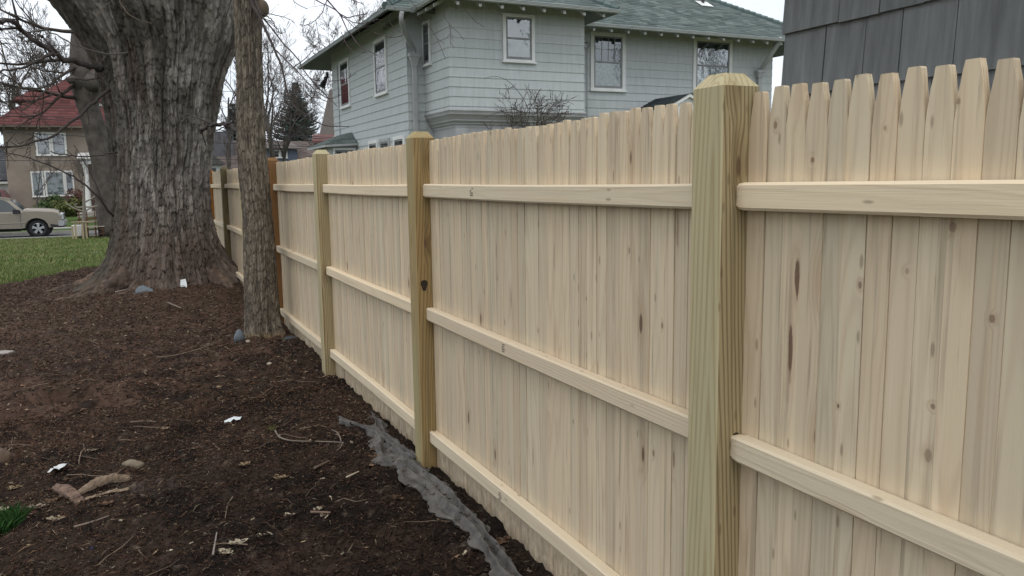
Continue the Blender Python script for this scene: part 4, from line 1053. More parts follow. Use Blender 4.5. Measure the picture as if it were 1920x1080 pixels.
p = at(95, 400, 84); bare_tree(1, p[0], 84, .4, 1.25, 'bare tree with a dense crown standing straight behind the red roof')
p = at(-120, 400, 70); bare_tree(3, p[0], 70, 2.5, 1.0, 'bare tree at the far left reaching in over the neighbour garage')
p = at(165, 400, 90); bare_tree(2, p[0], 90, 4.0, 1.4, 'wide bare tree behind the right end of the red roof')
p = at(505, 300, 60); bare_tree(3, p[0], 60, 3.3, .85, 'grey bare tree leaning right of the slim trunk before the spruce', wid=1.1)
p = at(523, 300, 66); bare_tree(2, p[0], 66, .3, .95, 'thin bare tree with open branches touching the spruce')
p = at(420, 300, 62); bare_tree(1, p[0], 62, 1.3, .9, 'bare tree filling the gap between the two near trunks', wid=.8)
p = at(690, 300, 66); bare_tree(0, p[0], 66, 5.0, 1.15, 'bare tree whose crown shows above the green roof eave')
p = at(596, 300, 52); bare_tree(2, p[0], 52, 2.0, .5, 'small bare tree at the far corner of the grey house')
p = at(1462, 300, 46); bare_tree(1, p[0], 46, 2.0, .42, 'little bare tree between the grey house and the garage')
# trees across the yard behind the camera: they show in the panes
for i, (x, y, rt_, sc, lb_) in enumerate(((22, -20, 1, 1.1, 'widest'), (33, -24, 2, 1.25, 'tallest'), (43, -22, .5, 1.2, 'leaning'), (55, -25, 3, 1.2, 'farthest right'), (-24, -5, 2, 1.0, 'farthest left'), (-20, 14, 3.1, .9, 'nearest left'))):
    bare_tree(i % 4, x, y, rt_, sc, lb_+' bare tree across the yard mirrored in the house windows', 'trees mirrored in the windows')
# big leaning tree at the kerb, partly behind the maple
lt = thing('street_tree', (*at(212, 425, 35.6)[:2], -.45), 'dark leaning tree at the kerb with sawn stubs behind the maple', 'tree')
mb = MB(); Y_ = 35.6
P = smooth_path([at(218, 440, Y_), at(206, 400, Y_), at(200, 350, Y_), at(190, 290, Y_), at(170, 215, Y_), at(155, 165, Y_), at(150, 110, Y_+.2), at(152, 60, Y_+.5), at(160, -60, Y_+1), at(150, -200, Y_+2)], 40)
rr = np.interp(np.linspace(0, 1, 40), [0, .06, .2, .5, .7, 1], [.66, .50, .42, .37, .30, .2]); mb.tube(P, rr, 14)
obj('trunk', mb, m_tree, lt, smooth=True)
mb = MB()
limb(mb, [at(160, 180, Y_), at(148, 160, Y_-.3), at(138, 148, Y_-.5), at(128, 152, Y_-.6)], .20, .13, 10, 8); limb(mb, [at(172, 215, Y_), at(178, 175, Y_-.3), at(182, 130, Y_-.4), at(190, 20, Y_-.4)], .20, .10, 10, 8)
mb.cyl(at(172, 157, Y_-.7), at(181, 148, Y_-1.2), .34, 12); 
obj('stub', mb, m_tree, lt, smooth=True)
rng = np.random.default_rng(9); out = []; rmin = .01
for (u, v, du, dv) in ((150, 110, -1, -.1), (152, 60, -1, .1), (150, 120, -.8, .4), (160, 150, -1, .6), (186, 60, .5, -1), (155, 0, -1, -.6), (160, 185, -1, .25)):
    p = at(u, v, Y_); q = at(u+du*40, v+dv*40, Y_-.5); dd = (q-p)/np.linalg.norm(q-p); grow(rng, out, p, dd, 3.8, .08, 2, 5, .10, .8, (3, 4))
tw = npmesh('branches', *tubes_np([(P, np.maximum(R, rmin), d_) for P, R, d_ in out], lambda d_: 4)); o = obj('branches', tw, m_treed, lt); o['kind'] = 'stuff'
# spruces
m_needle = attrmat('spruce_needles', 0.9, spec=.1, var=.2)
def spruce(x, y, z, H, Rb, label, seed):
    rng = np.random.default_rng(seed); t_ = thing('spruce_tree', (x, y, z), label, 'tree')
    mb = MB(); mb.tube([(x, y, z-.3), (x, y, z+H*.5), (x, y, z+H)], [.24, .13, .02], 8); obj('trunk', mb, m_treed, t_, smooth=True)
    Vs, Cs = [], []; br = []
    h = .6
    while h < H-.2:
        f = 1-h/H; nb = rng.integers(6, 9); a0 = rng.uniform(0, 6.28)
        for j in range(nb):
            a = a0+j*6.283/nb+rng.normal(0, .15); L = Rb*(f**1.15)*rng.uniform(.7, 1.12)+.15
            ts = np.linspace(0, 1, 8); zz = h-.30*L*ts+.34*L*ts**2.2
            P = np.stack([x+math.cos(a)*L*ts, y+math.sin(a)*L*ts, z+zz], -1); br.append((P, .035*(1-.8*ts)*(.4+f), 2))
            n = int(52*L+24); tt = rng.uniform(.12, 1, n)**.8; q = np.stack([np.interp(tt, ts, P[:, i]) for i in range(3)], -1)
            side = rng.normal(0, 1, n); w = (.16+.46*(1-tt)*min(1, L*.5))
            d = np.stack([-math.sin(a)*side, math.cos(a)*side, -np.abs(rng.normal(.25, .3, n))-.15], -1)*w[:, None]+np.stack([np.cos(a)*np.ones(n), np.sin(a)*np.ones(n), 0*tt], -1)*.10
            s = np.stack([np.cos(a)*np.ones(n), np.sin(a)*np.ones(n), rng.normal(0, .4, n)], -1)*(.065)
            Vs.append(np.stack([q-s, q+s, q+d], 1).reshape(-1, 3)); c = np.array([.10, .125, .112])*rng.uniform(.6, 1.7, (n, 1)); Cs.append(np.repeat(c, 3, 0))
        h += rng.uniform(.26, .42)*(.45+.55*f)
    V = np.vstack(Vs); F = np.arange(len(V)).reshape(-1, 3)
    o = obj('branches', npmesh('branches', *tubes_np(br, lambda d_: 3)), m_treed, t_); o['kind'] = 'stuff'
    o = obj('foliage', npmesh('foliage', V, F, np.vstack(Cs)), m_needle, t_); o['kind'] = 'stuff'
p = at(553, 150, 92); spruce(p[0], 92, -.3, p[2]+.3, 7.4, 'dark green spruce tapering to a point beyond the fence', 4)
p = at(436, 190, 95); spruce(p[0], 95, -.3, p[2]+.3, 4.2, 'smaller dark spruce glimpsed between the two near trunks', 5)

# ------------------------------------------------------------------ far houses
m_stucco = plain('tan_stucco', (0.27, 0.225, 0.185), 0.95, 0.10, 1.2, bmp=.2, bscale=50)
m_redroof = attrmat('red_shingle', 0.9, spec=.15, var=.15)
m_cream = plain('cream_paint', (0.58, 0.55, 0.46), .7, .06)
m_whitep = plain('white_paint', (0.68, 0.68, 0.66), .6, .05)
m_brroof = attrmat('brown_roof', 0.92, var=.15, spec=.1)
RH = thing('red_roof_house', (-3.5, 58, -.27), 'tan stucco house with red hip roof and white window frames across the street', 'house')
mb = MB(); mb.box((-6.68, 58, -.6), (3.2, 69, 5.15)); obj('wall', mb, m_stucco, RH)
mb = MB(); mb.box((-6.72, 57.94, -.5), (3.24, 57.995, -.02)); obj('plinth', mb, m_conc, RH)
fz = hip_faces(-7.35, 3.9, 57.2, 69.8, 5.22, .78, 'y') if False else None
x0, x1, y0, y1, z0, t = -7.35, 3.9, 57.2, 69.8, 5.22, .80
h = (x1-x0)/2; zr = z0+h*t; ra, rb = ((x0+x1)/2, y0+h, zr), ((x0+x1)/2, y1-h, zr)
fz = [((x0, y0, z0), (x1, y0, z0), ra, ra), ((x0, y1, z0), (x0, y0, z0), rb, ra), ((x1, y0, z0), (x1, y1, z0), ra, rb)]
mb = MB()
for a, b2, c, d in fz: mb.prism([a, b2, d, c] if c != d else [a, b2, c], (0, 0, -.12))
rr_ = obj('roof', mb, plain('eave_brown', (.13, .105, .08), .8), RH)
REDC = ((.115, .046, .045), (.098, .040, .039), (.130, .056, .054))
for a, b2, c, d in fz: shingles(rr_, a, b2, c, d, exp_=.30, tabw=.5, cols=REDC, mat=m_redroof)
mb = MB()
x = -7.2
while x < 3.8: mb.box((x, 57.28, 5.0), (x+.12, 57.95, 5.09)); x += .6
obj('rafter_tail', mb, plain('tail_brown', (.16, .13, .10), .8), RH)
window(RH, (-5.02, 58, 3.44), XR, YN, .86, 1.42, .12, mull=2, glass=m_glassd, trim=m_whitep)
window(RH, (-4.18, 58, 3.44), XR, YN, .86, 1.42, .12, mull=2, glass=m_glassd, trim=m_whitep)
window(RH, (-4.70, 58, .93), XR, YN, 1.12, 1.55, .10, lower=m_lace, upper=m_lace, trim=m_whitep); window(RH, (-3.60, 58, .93), XR, YN, .52, 1.55, .09, trim=m_whitep, lower=m_blind)
window(RH, (-5.42, 58, .90), XR, YN, .68, 1.55, .08, trim=m_whitep, lower=m_blind, upper=m_blind)
# dormer and chimney on the red roof
mb = MB(); mb.box((-5.75, 60.4, 5.9), (-4.35, 63, 7.15)); dm = obj('dormer', mb, m_cream, RH)
mb = MB(); mb.prism([(-6.2, 60.0, 7.0), (-3.9, 60.0, 7.0), (-5.05, 60.9, 7.75)], (0, 0, -.1)); mb.prism([(-6.2, 63.5, 7.0), (-6.2, 60.0, 7.0), (-5.05, 60.9, 7.75), (-5.05, 63.5, 7.75)], (0, 0, -.1)); mb.prism([(-3.9, 60.0, 7.0), (-3.9, 63.5, 7.0), (-5.05, 63.5, 7.75), (-5.05, 60.9, 7.75)], (0, 0, -.1)); obj('dormer_roof', mb, plain('dormer_red', (.12, .035, .035), .9), dm)
mb = MB(); mb.box((-1.75, 58.9, 5.6), (-.35, 61, 6.85)); d2 = obj('dormer', mb, m_whitep, RH)
mb = MB(); mb.prism([(-2.0, 58.6, 6.82), (-.1, 58.6, 6.82), (-.1, 58.6, 6.92), (-1.05, 58.6, 7.6), (-2.0, 58.6, 6.92)], (0, 2.8, 0)); obj('dormer_roof', mb, plain('dormer_red2', (.12, .035, .035), .9), d2)
window(RH, (-1.5, 58.9, 5.75), XR, YN, .9, .95, .1, trim=m_whitep)
# porch
PO = MB(); PO.box((-2.55, 55.6, 2.85), (2.4, 57.97, 3.15)); PO.prism([(-2.7, 55.4, 3.151), (2.5, 55.4, 3.151), (2.5, 57.97, 3.55), (-2.7, 57.97, 3.55)], (0, 0, .06)); obj('porch', PO, m_whitep, RH)
for x in (-2.3, -1.55, -.4, .9, 2.1):
    c_ = MB(); c_.tube([(x, 55.8, -.1), (x, 55.8, 2.6), (x, 55.8, 2.84)], [.17, .145, .17], 12); c_.box((x-.2, 55.6, -.3), (x+.2, 56.0, -.1)); obj('column', c_, m_whitep, RH)
mb = MB(); mb.box((-2.6, 55.5, -.6), (2.4, 57.93, -.08)); mb.box((-1.5, 54.9, -.6), (-.2, 55.49, -.25)); obj('porch_floor', mb, m_conc, RH)
mb = MB(); mb.box((-1.9, 57.9, .0), (-1.0, 57.99, 2.2)); obj('door', mb, plain('door_dark', (.05, .04, .035), .5), RH)
mb = MB(); mb.box((-1.3, 46.6, -.67), (-.1, 54.9, -.30)); pth = obj('front_path', MB(), m_conc) if False else None
mb = MB(); P0 = [(-1.5, 46.22, -.655), (-.3, 46.22, -.655), (-.5, 55.2, -.27), (-1.4, 55.2, -.27)]; mb.prism(P0, (0, 0, .02)); tag(obj('front_path', mb, m_conc), kind='structure')
mb = MB(); mb.box((-80, 47.6, -.66), (80, 48.8, -.635)); tag(obj('sidewalk', mb, m_conc), kind='structure')
# neighbour garage to the left
NG = thing('neighbour_garage', (-9.5, 60, -.3), 'low white garage with a grey shingle roof at the left edge behind the truck', 'garage')
mb = MB(); mb.box((-13.5, 61, -.5), (-6.95, 67, 1.75)); obj('wall', mb, m_whitep, NG)
mb = MB(); mb.box((-13.9, 60.5, 1.72), (-6.9, 60.6, 1.95)); obj('fascia', mb, m_whitep, NG)
mb = MB(); mb.prism([(-13.9, 60.5, 1.96), (-6.88, 60.5, 1.96), (-6.88, 64, 4.2), (-13.9, 64, 4.2)], (0, 0, -.1)); mb.prism([(-13.9, 67.5, 1.96), (-13.9, 64, 4.2), (-6.88, 64, 4.2), (-6.88, 67.5, 1.96)], (0, 0, -.1)); gr = obj('roof', mb, m_whitep, NG)
shingles(gr, (-13.95, 60.45, 1.93), (-6.85, 60.45, 1.93), (-13.95, 64, 4.21), (-6.85, 64, 4.21), exp_=.25, tabw=.5, cols=((.115, .12, .13), (.09, .095, .105)), mat=m_brroof)
# brown roofed house with a blue dormer
m_blue = plain('blue_siding', (0.105, 0.125, 0.17), .8, .08, 2)
BH = thing('brown_roof_house', (10.5, 70, -.3), 'long low house with a brown shingle roof and a blue dormer with twin windows', 'house')
mb = MB(); mb.box((3.5, 70.4, -.6), (18.5, 80, 2.2)); obj('wall', mb, m_blue, BH)
mb = MB(); mb.prism([(2.8, 69.6, 2.15), (19.2, 69.6, 2.15), (19.2, 75, 5.25), (2.8, 75, 5.25)], (0, 0, -.1)); mb.prism([(2.8, 80.4, 2.15), (2.8, 75, 5.25), (19.2, 75, 5.25), (19.2, 80.4, 2.15)], (0, 0, -.1)); br_ = obj('roof', mb, m_treed, BH)
shingles(br_, (2.75, 69.55, 2.14), (19.25, 69.55, 2.14), (2.75, 75, 5.26), (19.25, 75, 5.26), exp_=.25, tabw=.6, cols=((.135, .112, .105), (.115, .096, .09), (.15, .125, .115)), mat=m_brroof)
mb = MB(); mb.box((9.9, 70.2, 2.3), (13.2, 74, 4.35)); dm = obj('dormer', mb, m_blue, BH)
mb = MB(); mb.prism([(9.6, 69.9, 4.36), (13.5, 69.9, 4.36), (13.5, 74.6, 5.0), (9.6, 74.6, 5.0)], (0, 0, .1)); obj('dormer_roof', mb, plain('dormer_brown', (.13, .108, .10), .9), dm)
window(BH, (11.12, 70.2, 3.62), XR, YN, .60, .68, .09, mull=1, trim=m_whitep); window(BH, (11.74, 70.2, 3.62), XR, YN, .60, .68, .09, mull=1, trim=m_whitep)
mb = MB(); mb.box((6.6, 72.5, 3.5), (8.3, 74.2, 5.9)); obj('chimney', mb, plain('chimney_grey', (.13, .13, .145), .9), BH)
# white house glimpsed between the trunks
p = at(400, 300, 64)
WH = thing('white_house', (p[0], 64, -.3), 'sliver of a white house between the maple and the slim trunk', 'house')
mb = MB(); mb.box((p[0]-2.2, 64, -.5), (p[0]+.55, 69, 3.0)); obj('wall', mb, m_whitep, WH)
mb = MB(); mb.prism([(p[0]-2.5, 63.7, 2.95), (p[0]+.85, 63.7, 2.95), (p[0]-.8, 63.7, 4.3)], (0, 5.6, 0)); obj('roof', mb, plain('grey_roof', (.12, .115, .115), .9), WH)
window(WH, (p[0]-.35, 64, 1.9), XR, YN, .6, .9, .08, trim=m_whitep, sash=m_trimg)
# steep gabled house just past the far corner of the grey one
SG = thing('steep_gable_house', (12.0, 45, -.3), 'brown house with a steep shingle gable half hidden by the grey house', 'house')
fx = at(601, 263, 52.4)[0]-at(600, 263, 45)[0]; a, b2 = at(619, 186, 45)+np.array([fx, 0, .5]), at(600, 263, 45)+np.array([fx, 0, .5])
mb = MB(); mb.prism([(b2[0]+.1, 45.2, -.4), (b2[0]+.1, 45.2, b2[2]), (a[0]+.12, 45.2, a[2]+.35), (a[0]+3.2, 45.2, a[2]-1.5), (a[0]+3.2, 45.2, -.4)], (0, 7, 0)); obj('wall', mb, plain('brown_shingle_wall', (.16, .135, .12), .9, .15, 3), SG)
mb = MB(); mb.prism([(b2[0]-.12, 44.9, b2[2]-.1), (b2[0]+.12, 44.9, b2[2]-.1), (a[0]+.12, 44.9, a[2]+.2), (a[0]+.05, 44.9, a[2]+.75)], (0, 7.6, 0)); obj('roof', mb, plain('steep_roof', (.17, .145, .13), .9, .15, 3), SG)
c = a+np.array([.2, 0, -.6]); window(SG, (c[0]-.05, 45.2, c[2]-.9), XR, YN, .8, 1.3, .1, trim=m_whitep)
c = at(601, 263, 44.5); mb = MB(); mb.prism([(c[0]-.55, 44.0, c[2]-.05), (c[0]+2.5, 44.0, c[2]-.05), (c[0]+2.5, 45.1, c[2]+.35), (c[0]-.3, 45.1, c[2]+.35)], (0, 0, -.12)); obj('porch_roof', mb, plain('porch_maroon', (.14, .07, .065), .9), SG)
# overhead wires between two poles out of view
pw = MB()
for (u0, v0, u1, v1, Y_) in ((385, 243, 640, 259, 44), (385, 268, 640, 277, 44), (385, 247, 640, 262, 44.3)):
    a, b2 = at(u0, v0, Y_), at(u1, v1, Y_); d = (b2-a)/(b2[0]-a[0])
    q0, q1 = a+d*(-14-a[0]), a+d*(34-a[0])
    t = np.linspace(0, 1, 30); P = q0[None]+(q1-q0)[None]*t[:, None]; P[:, 2] += (-4*t*(1-t)+4*.45*.55)*.5
    pw.tube(P, .016, 4)
tag(obj('power_line', pw, m_blk), 'three thin black wires strung low across the gap before the spruce', 'power line')
pw = MB()
for v0, v1 in ((78, 95), (170, 176), (205, 200), (300, 304)):
    a, b2 = at(-40, v0, 46.9), at(260, v1, 46.9); d = (b2-a)/(b2[0]-a[0]); q0, q1 = a+d*(-30-a[0]), a+d*(8-a[0])
    t = np.linspace(0, 1, 24); P = q0[None]+(q1-q0)[None]*t[:, None]; P[:, 2] += (-4*t*(1-t)+4*.35*.65)*.35; pw.tube(P, .013, 4)
tag(obj('power_line', pw, m_blk), 'thin wires strung along the street in front of the red roofed house', 'power line')

# ------------------------------------------------------------------ shrubs and young trees by the street
m_leafy = attrmat('shrub_leaf', .8, var=.2)
def shrub(x, y, z, w, h, col, label, seed, n=1500, name='evergreen_shrub', ls=.10):
    rng = np.random.default_rng(seed); t_ = thing(name, (x, y, z), label, 'shrub')
    k = 7; cc = np.stack([rng.uniform(-w*.38, w*.38, k), rng.uniform(-.35, .35, k), rng.uniform(.25, .72, k)*h], -1); rr = rng.uniform(.26, .42, k)*min(w, h*1.3)
    i = rng.integers(0, k, n); d = rng.normal(0, 1, (n, 3)); d /= np.linalg.norm(d, axis=1, keepdims=True)
    q = cc[i]+d*(rr[i]*rng.uniform(.55, 1.1, n))[:, None]; q[:, 2] = np.clip(q[:, 2], .03, None)
    a = rng.normal(0, 1, (n, 3)); a /= np.linalg.norm(a, axis=1, keepdims=True); b_ = np.cross(a, d); b_ /= np.linalg.norm(b_, axis=1, keepdims=True)+1e-9
    s = ls*rng.uniform(.6, 1.4, n)[:, None]
    V = np.stack([q-a*s, q-b_*s*.45, q+a*s, q+b_*s*.45], 1).reshape(-1, 3)+np.array([x, y, z])
    c = np.array(col)*rng.uniform(.5, 1.6, (n, 1)); F = np.arange(4*n).reshape(-1, 4)
    o = obj('foliage', npmesh('foliage', V, F, np.repeat(c, 4, 0)), m_leafy, t_); o['kind'] = 'stuff'
    mb = MB()
    for j in range(k): mb.tube([(x, y, z-.1), tuple(cc[j]*.6+np.array([x, y, z])), tuple(cc[j]*1.1+np.array([x, y, z]))], [.03, .02, .008], 4)
    obj('stem', mb, m_treed, t_)
p = at(90, 395, 56.5); shrub(p[0]+.1, 56.5, -.3, 1.3, 1.55, (.055, .085, .030), 'tallest evergreen shrub by the stucco wall under the lower window', 1)
p = at(125, 395, 56.2); shrub(p[0]+.1, 56.2, -.32, 1.9, 1.0, (.080, .092, .030), 'low olive green shrub right of the taller one by the stucco wall', 2)
p = at(155, 385, 56.6); shrub(p[0], 56.9, -.28, 1.6, 1.75, (.11, .045, .035), 'reddish twiggy shrub beside the porch columns', 3, 1300, 'red_shrub', .06)
p = at(40, 398, 56.8); shrub(p[0], 56.9, -.3, 1.2, .5, (.07, .08, .03), 'low clipped shrub behind the truck hood', 6, 700)
p = at(67, 395, 50.5); bare_tree(0, p[0], 50.5, 1.0, 1.0, 'young bare tree standing before the stucco house left window', pr=sprotos)
p = at(160, 395, 52); bare_tree(0, p[0], 52, 3.0, 1.05, 'young bare tree standing in front of the porch', pr=sprotos)
# pruned sapling with stakes by the kerb
Y_ = 34.6
sp_ = thing('street_sapling', (*at(157, 443, Y_)[:2], float(tz(-1.5, Y_))), 'pale pruned sapling with swept branches beside the kerb', 'tree')
mb = MB(); limb(mb, [at(157, 448, Y_), at(157, 400, Y_), at(157.5, 360, Y_), at(158, 330, Y_)], .075, .03, 14, 8); obj('trunk', mb, plain('sapling_bark', (.24, .21, .18), .9, .12), sp_, smooth=True)
mb = MB()
for pts in ([(157, 399), (163, 394), (172, 389), (183, 385)], [(157, 396), (148, 394), (136, 389), (124, 382)], [(157, 380), (163, 377), (172, 372), (178, 368)], [(157, 388), (150, 389), (142, 388), (140, 384), (145, 382)], [(157.5, 360), (154, 356), (148, 352), (153, 347)], [(160, 388), (170, 388), (178, 387)]):
    limb(mb, [at(u, v, Y_) for u, v in pts], .035, .02, 10, 6)
obj('branch', mb, plain('sapling_branch', (.28, .245, .21), .9, .12), sp_, smooth=True)
m_stake = plain('tan_stake', (.40, .33, .20), .9, .12)
for u, v0 in ((143, 418), (156.5, 415), (163, 418), (137, 424)):
    p = at(u, 446, Y_-.25); q = at(u, v0, Y_-.25); s_ = MB(); s_.box((p[0]-.03, Y_-.28, -.6), (p[0]+.03, Y_-.22, q[2])); so_ = obj('tree_stake', s_, m_stake); recenter(so_)
    tag(so_, {143: 'tan wooden stake next left of the sapling trunk', 156.5: 'tan wooden stake directly before the sapling trunk', 163: 'tan wooden stake close right of the sapling trunk', 137: 'short outermost tan stake left of the sapling'}[u], 'stake')
mb = MB(); a, b2 = at(133, 417, Y_-.3), at(168, 416, Y_-.3); mb.tube([a, (a+b2)/2, b2], .025, 5); so_ = obj('tie_rail', mb, m_stake); recenter(so_); tag(so_, 'thin level tie rail fixed across the sapling stakes', 'rail')
# weathered bench behind the sapling
be = thing('park_bench', (*at(178, 438, 35.4)[:2], float(tz(-1, 35.4))), 'weathered white slatted bench with rusty frame beside the sapling', 'bench')
m_old = plain('peeling_white', (.50, .47, .42), .85, .3, 5, col2=(.26, .15, .11)); m_rust = plain('rusty_iron', (.15, .075, .05), .9, .3, 6)
Yb = 35.4; g0 = float(tz(-1, Yb)); xa, xb = at(146, 430, Yb)[0], at(197, 430, Yb)[0]
for i in range(5): s_ = MB(); s_.box((xa, Yb-.30+i*.11, g0+.42), (xb, Yb-.22+i*.11, g0+.45)); obj('seat_slat', s_, m_old, be)
for i in range(4):
    s_ = MB(); t = np.linspace(0, 1, 12); z_ = g0+.55+.12*i
    s_.loft([[(xa+(xb-xa)*q, Yb+.27+.02*i, z_+.10*q*q), (xa+(xb-xa)*q, Yb+.30+.02*i, z_+.10*q*q), (xa+(xb-xa)*q, Yb+.30+.02*i, z_+.07+.10*q*q), (xa+(xb-xa)*q, Yb+.27+.02*i, z_+.07+.10*q*q)] for q in t]); obj('back_slat', s_, m_old if i != 1 else m_rust, be)
for x in np.linspace(xa+.06, xb-.06, 4):
    s_ = MB(); s_.tube([(x, Yb-.3, g0-.02), (x, Yb-.28, g0+.42)], .022, 6); s_.tube([(x, Yb+.3, g0-.02), (x, Yb+.25, g0+.42), (x, Yb+.36, g0+1.08)], .022, 6); s_.tube([(x, Yb-.28, g0+.41), (x, Yb+.25, g0+.41)], .02, 6); obj('leg', s_, m_rust, be)
s_ = MB(); s_.tube([(xa, Yb-.28, g0+.15), (xb, Yb-.28, g0+.15)], .02, 6); s_.tube([(xa, Yb-.26, g0+.30), (xb, Yb-.26, g0+.34)], .02, 6); obj('stretcher', s_, m_rust, be)
cbx = MB(); p = at(146, 425, Yb-.5); cbx.loft([[(p[0]+sx*q, Yb-.55+sy*q, g0+z_) for sx, sy in ((-1, -1), (1, -1), (1, 1), (-1, 1))] for z_, q in ((.12, .16), (.50, .20), (.52, .21), (.53, .17))]); so_ = recenter(obj('bucket', cbx, m_whitep)); tag(so_, 'white square bucket between the stakes and the bench', 'bucket')
# wiry shrub before the oriel
wb = thing('vine_shrub', (10.0, 17.6, 0), 'leafless tangled shrub with thin twigs in front of the oriel cornice', 'shrub')
rng = np.random.default_rng(31); out = []
for (u, v) in ((985, 250), (965, 260), (1000, 255), (1020, 262), (1040, 262), (950, 262)):
    a = at(u, v, 17.6); grow(rng, out, np.array([a[0], 17.6, a[2]-.5]), (rng.uniform(-.4, .4), rng.uniform(-.1, .1), 1), 1.35, .022, 1, 4, .0, 1.0, (3, 4))
for pts in ([(991, 205), (978, 180), (954, 153), (930, 143), (908, 147)], [(1000, 215), (1030, 195), (1060, 190), (1076, 196)], [(985, 212), (960, 205), (930, 212), (905, 222)]):
    P = smooth_path([at(u, v, 17.5) for u, v in pts], 16); out.append((P, np.linspace(.010, .004, 16), 3))
st = []
for (u, v) in ((985, 245), (1020, 262)):
    a = at(u, v, 17.6); st.append((np.array([[10.0, 17.6, -.1], [(10+a[0])/2, 17.6, 1.2], [a[0], 17.6, a[2]]]), np.array([.04, .035, .02]), 0))
obj('stem', npmesh('stem', *tubes_np(st, lambda d_: 6)), m_treed, wb)
o = obj('twigs', npmesh('twigs', *tubes_np([(P, np.maximum(R, .0045), d_) for P, R, d_ in out], lambda d_: 4)), m_treed, wb); o['kind'] = 'stuff'

# ------------------------------------------------------------------ pickup truck on the street
m_gold = plain('champagne_paint', (0.30, 0.268, 0.222), .22, .04, 2, metal=.5, spec=.5)
m_tyre = plain('tyre_rubber', (.022, .022, .023), .85, .1)
m_chrome = plain('chrome', (.62, .63, .65), .12, .02, metal=1.0)
m_alloy = plain('alloy', (.55, .56, .57), .25, .05, metal=.9)
m_dglass = newmat('tinted_glass'); 
m_dglass[2].inputs['Base Color'].default_value = (.02, .028, .03, 1); m_dglass[2].inputs['Roughness'].default_value = .05; m_dglass[2].inputs['Specular IOR Level'].default_value = .9
m_dglass = m_dglass[0]
m_plast = plain('black_plastic', (.02, .02, .022), .6, .1)
m_lens = plain('lamp_lens', (.60, .63, .65), .12, .05, spec=.8); m_amber = plain('amber_lens', (.55, .17, .04), .2, .05); m_under = plain('underbody', (.012, .012, .012), .9)
TX, TY, TZ = -2.92, 43.0, -.80      # x: nose, y: near flank
TR = thing('pickup_truck', (TX-2.5, TY+.95, TZ), 'champagne gold pickup truck parked along the street facing right', 'truck')
def T(x, y, z): return (TX+x, TY+y, TZ+z)     # x negative to the rear, y 0 at near side
WXF, WXR, WR = -1.0, -4.55, .40
def arc(cx, r, a0, a1, n=9): return [(cx+r*math.cos(a), .40+r*math.sin(a)) for a in np.linspace(a0, a1, n)]
low = [(-.02, .62), (-.10, .45), (-.50, .42)]+arc(WXF, .50, .05, math.pi-.05)+[(-1.6, .40), (-3.95, .42)]+arc(WXR, .50, .05, math.pi-.05)+[(-5.1, .50), (-5.75, .55), (-5.78, 1.18), (-3.72, 1.18), (-3.70, 1.13), (-1.62, 1.16), (-1.46, 1.24), (-.85, 1.23), (-.32, 1.18), (-.12, 1.12), (-.02, 1.02)]
def side(poly, y): return [T(x, y, z) for x, z in poly]
mb = MB()
rings = []
for y, sx, sz in ((.10, .985, 0.0), (.03, .995, .0), (0, 1, 0), (.0, 1, 0)): pass
k = len(low)
def shrink(poly, d):
    cx, cz = -2.9, .80; return [(cx+(x-cx)*(1-d*.35), cz+(z-cz)*(1-d)) for x, z in poly]
W_ = 1.92
mb.loft([side(shrink(low, .07), .0), side(low, .055), side(low, W_-.055), side(shrink(low, .07), W_)], cap=True)
body = obj('body', mb, m_gold, TR)
hd_ = MB(); P0 = [(-1.60, 1.22), (-1.46, 1.29), (-.9, 1.27), (-.36, 1.22), (-.12, 1.13)]
hd_.loft([[T(x, y, z+b_) for x, z in P0] for y, b_ in ((.12, -.04), (.22, .03), (.6, .055), (.96, .065), (1.32, .055), (1.70, .03), (1.80, -.04))], closed=False, cap=False); obj('hood', hd_, m_gold, TR, smooth=True)
cab = [(-1.46, 1.14), (-2.00, 1.70), (-2.20, 1.82), (-2.6, 1.87), (-3.3, 1.865), (-3.56, 1.80), (-3.68, 1.14)]
mb = MB(); inn = lambda poly, y, f: [T(-2.75+(x+2.75)*(1 if z < 1.2 else f), y+(0 if z < 1.2 else .16*math.copysign(1, .96-y)), z) for x, z in poly]
mb.loft([inn(cab, .07, 1), inn(cab, W_-.07, 1)]); cabo = obj('cab', mb, m_gold, TR)
def glz(p, y, out=.012):   # side window on the slanted flank
    g = MB(); f = lambda x, z: T(x, (.07+.16*(z-1.14)/.70)-out if y == 0 else W_-(.07+.16*(z-1.14)/.70)+out, z)
    q = [f(x, z) for x, z in p]; g.prism(q, (0, .006 if y == 0 else -.006, 0)); return g
for y in (0, 1): obj('side_window', glz([(-1.70, 1.20), (-2.14, 1.66), (-2.34, 1.75), (-3.30, 1.74), (-3.44, 1.70), (-3.50, 1.22)], y), m_dglass, TR)
ws = MB(); ws.add([T(-1.51, .16, 1.23), T(-1.51, 1.76, 1.23), T(-2.03, 1.66, 1.765), T(-2.03, .26, 1.765), T(-1.56, .16, 1.20), T(-1.56, 1.76, 1.20), T(-2.08, 1.66, 1.73), T(-2.08, .26, 1.73)], [(0, 1, 2, 3), (7, 6, 5, 4), (0, 4, 5, 1), (1, 5, 6, 2), (2, 6, 7, 3), (3, 7, 4, 0)]); obj('windshield', ws, m_dglass, TR)
dl = MB()
for pts in ([(-1.66, 1.15), (-1.66, .50)], [(-2.95, 1.14), (-2.95, .48)], [(-3.70, 1.14), (-3.70, .50)]):
    (x, z0), (_, z1) = pts; dl.box(T(x-.007, -.004, z1), T(x+.007, .004, z0))
obj('door_gap', dl, m_under, TR)
mb = MB(); mb.box(T(-3.66, -.016, .655), T(-1.50, -.001, .70)); obj('side_moulding', mb, m_gold, TR, bevel=.006)
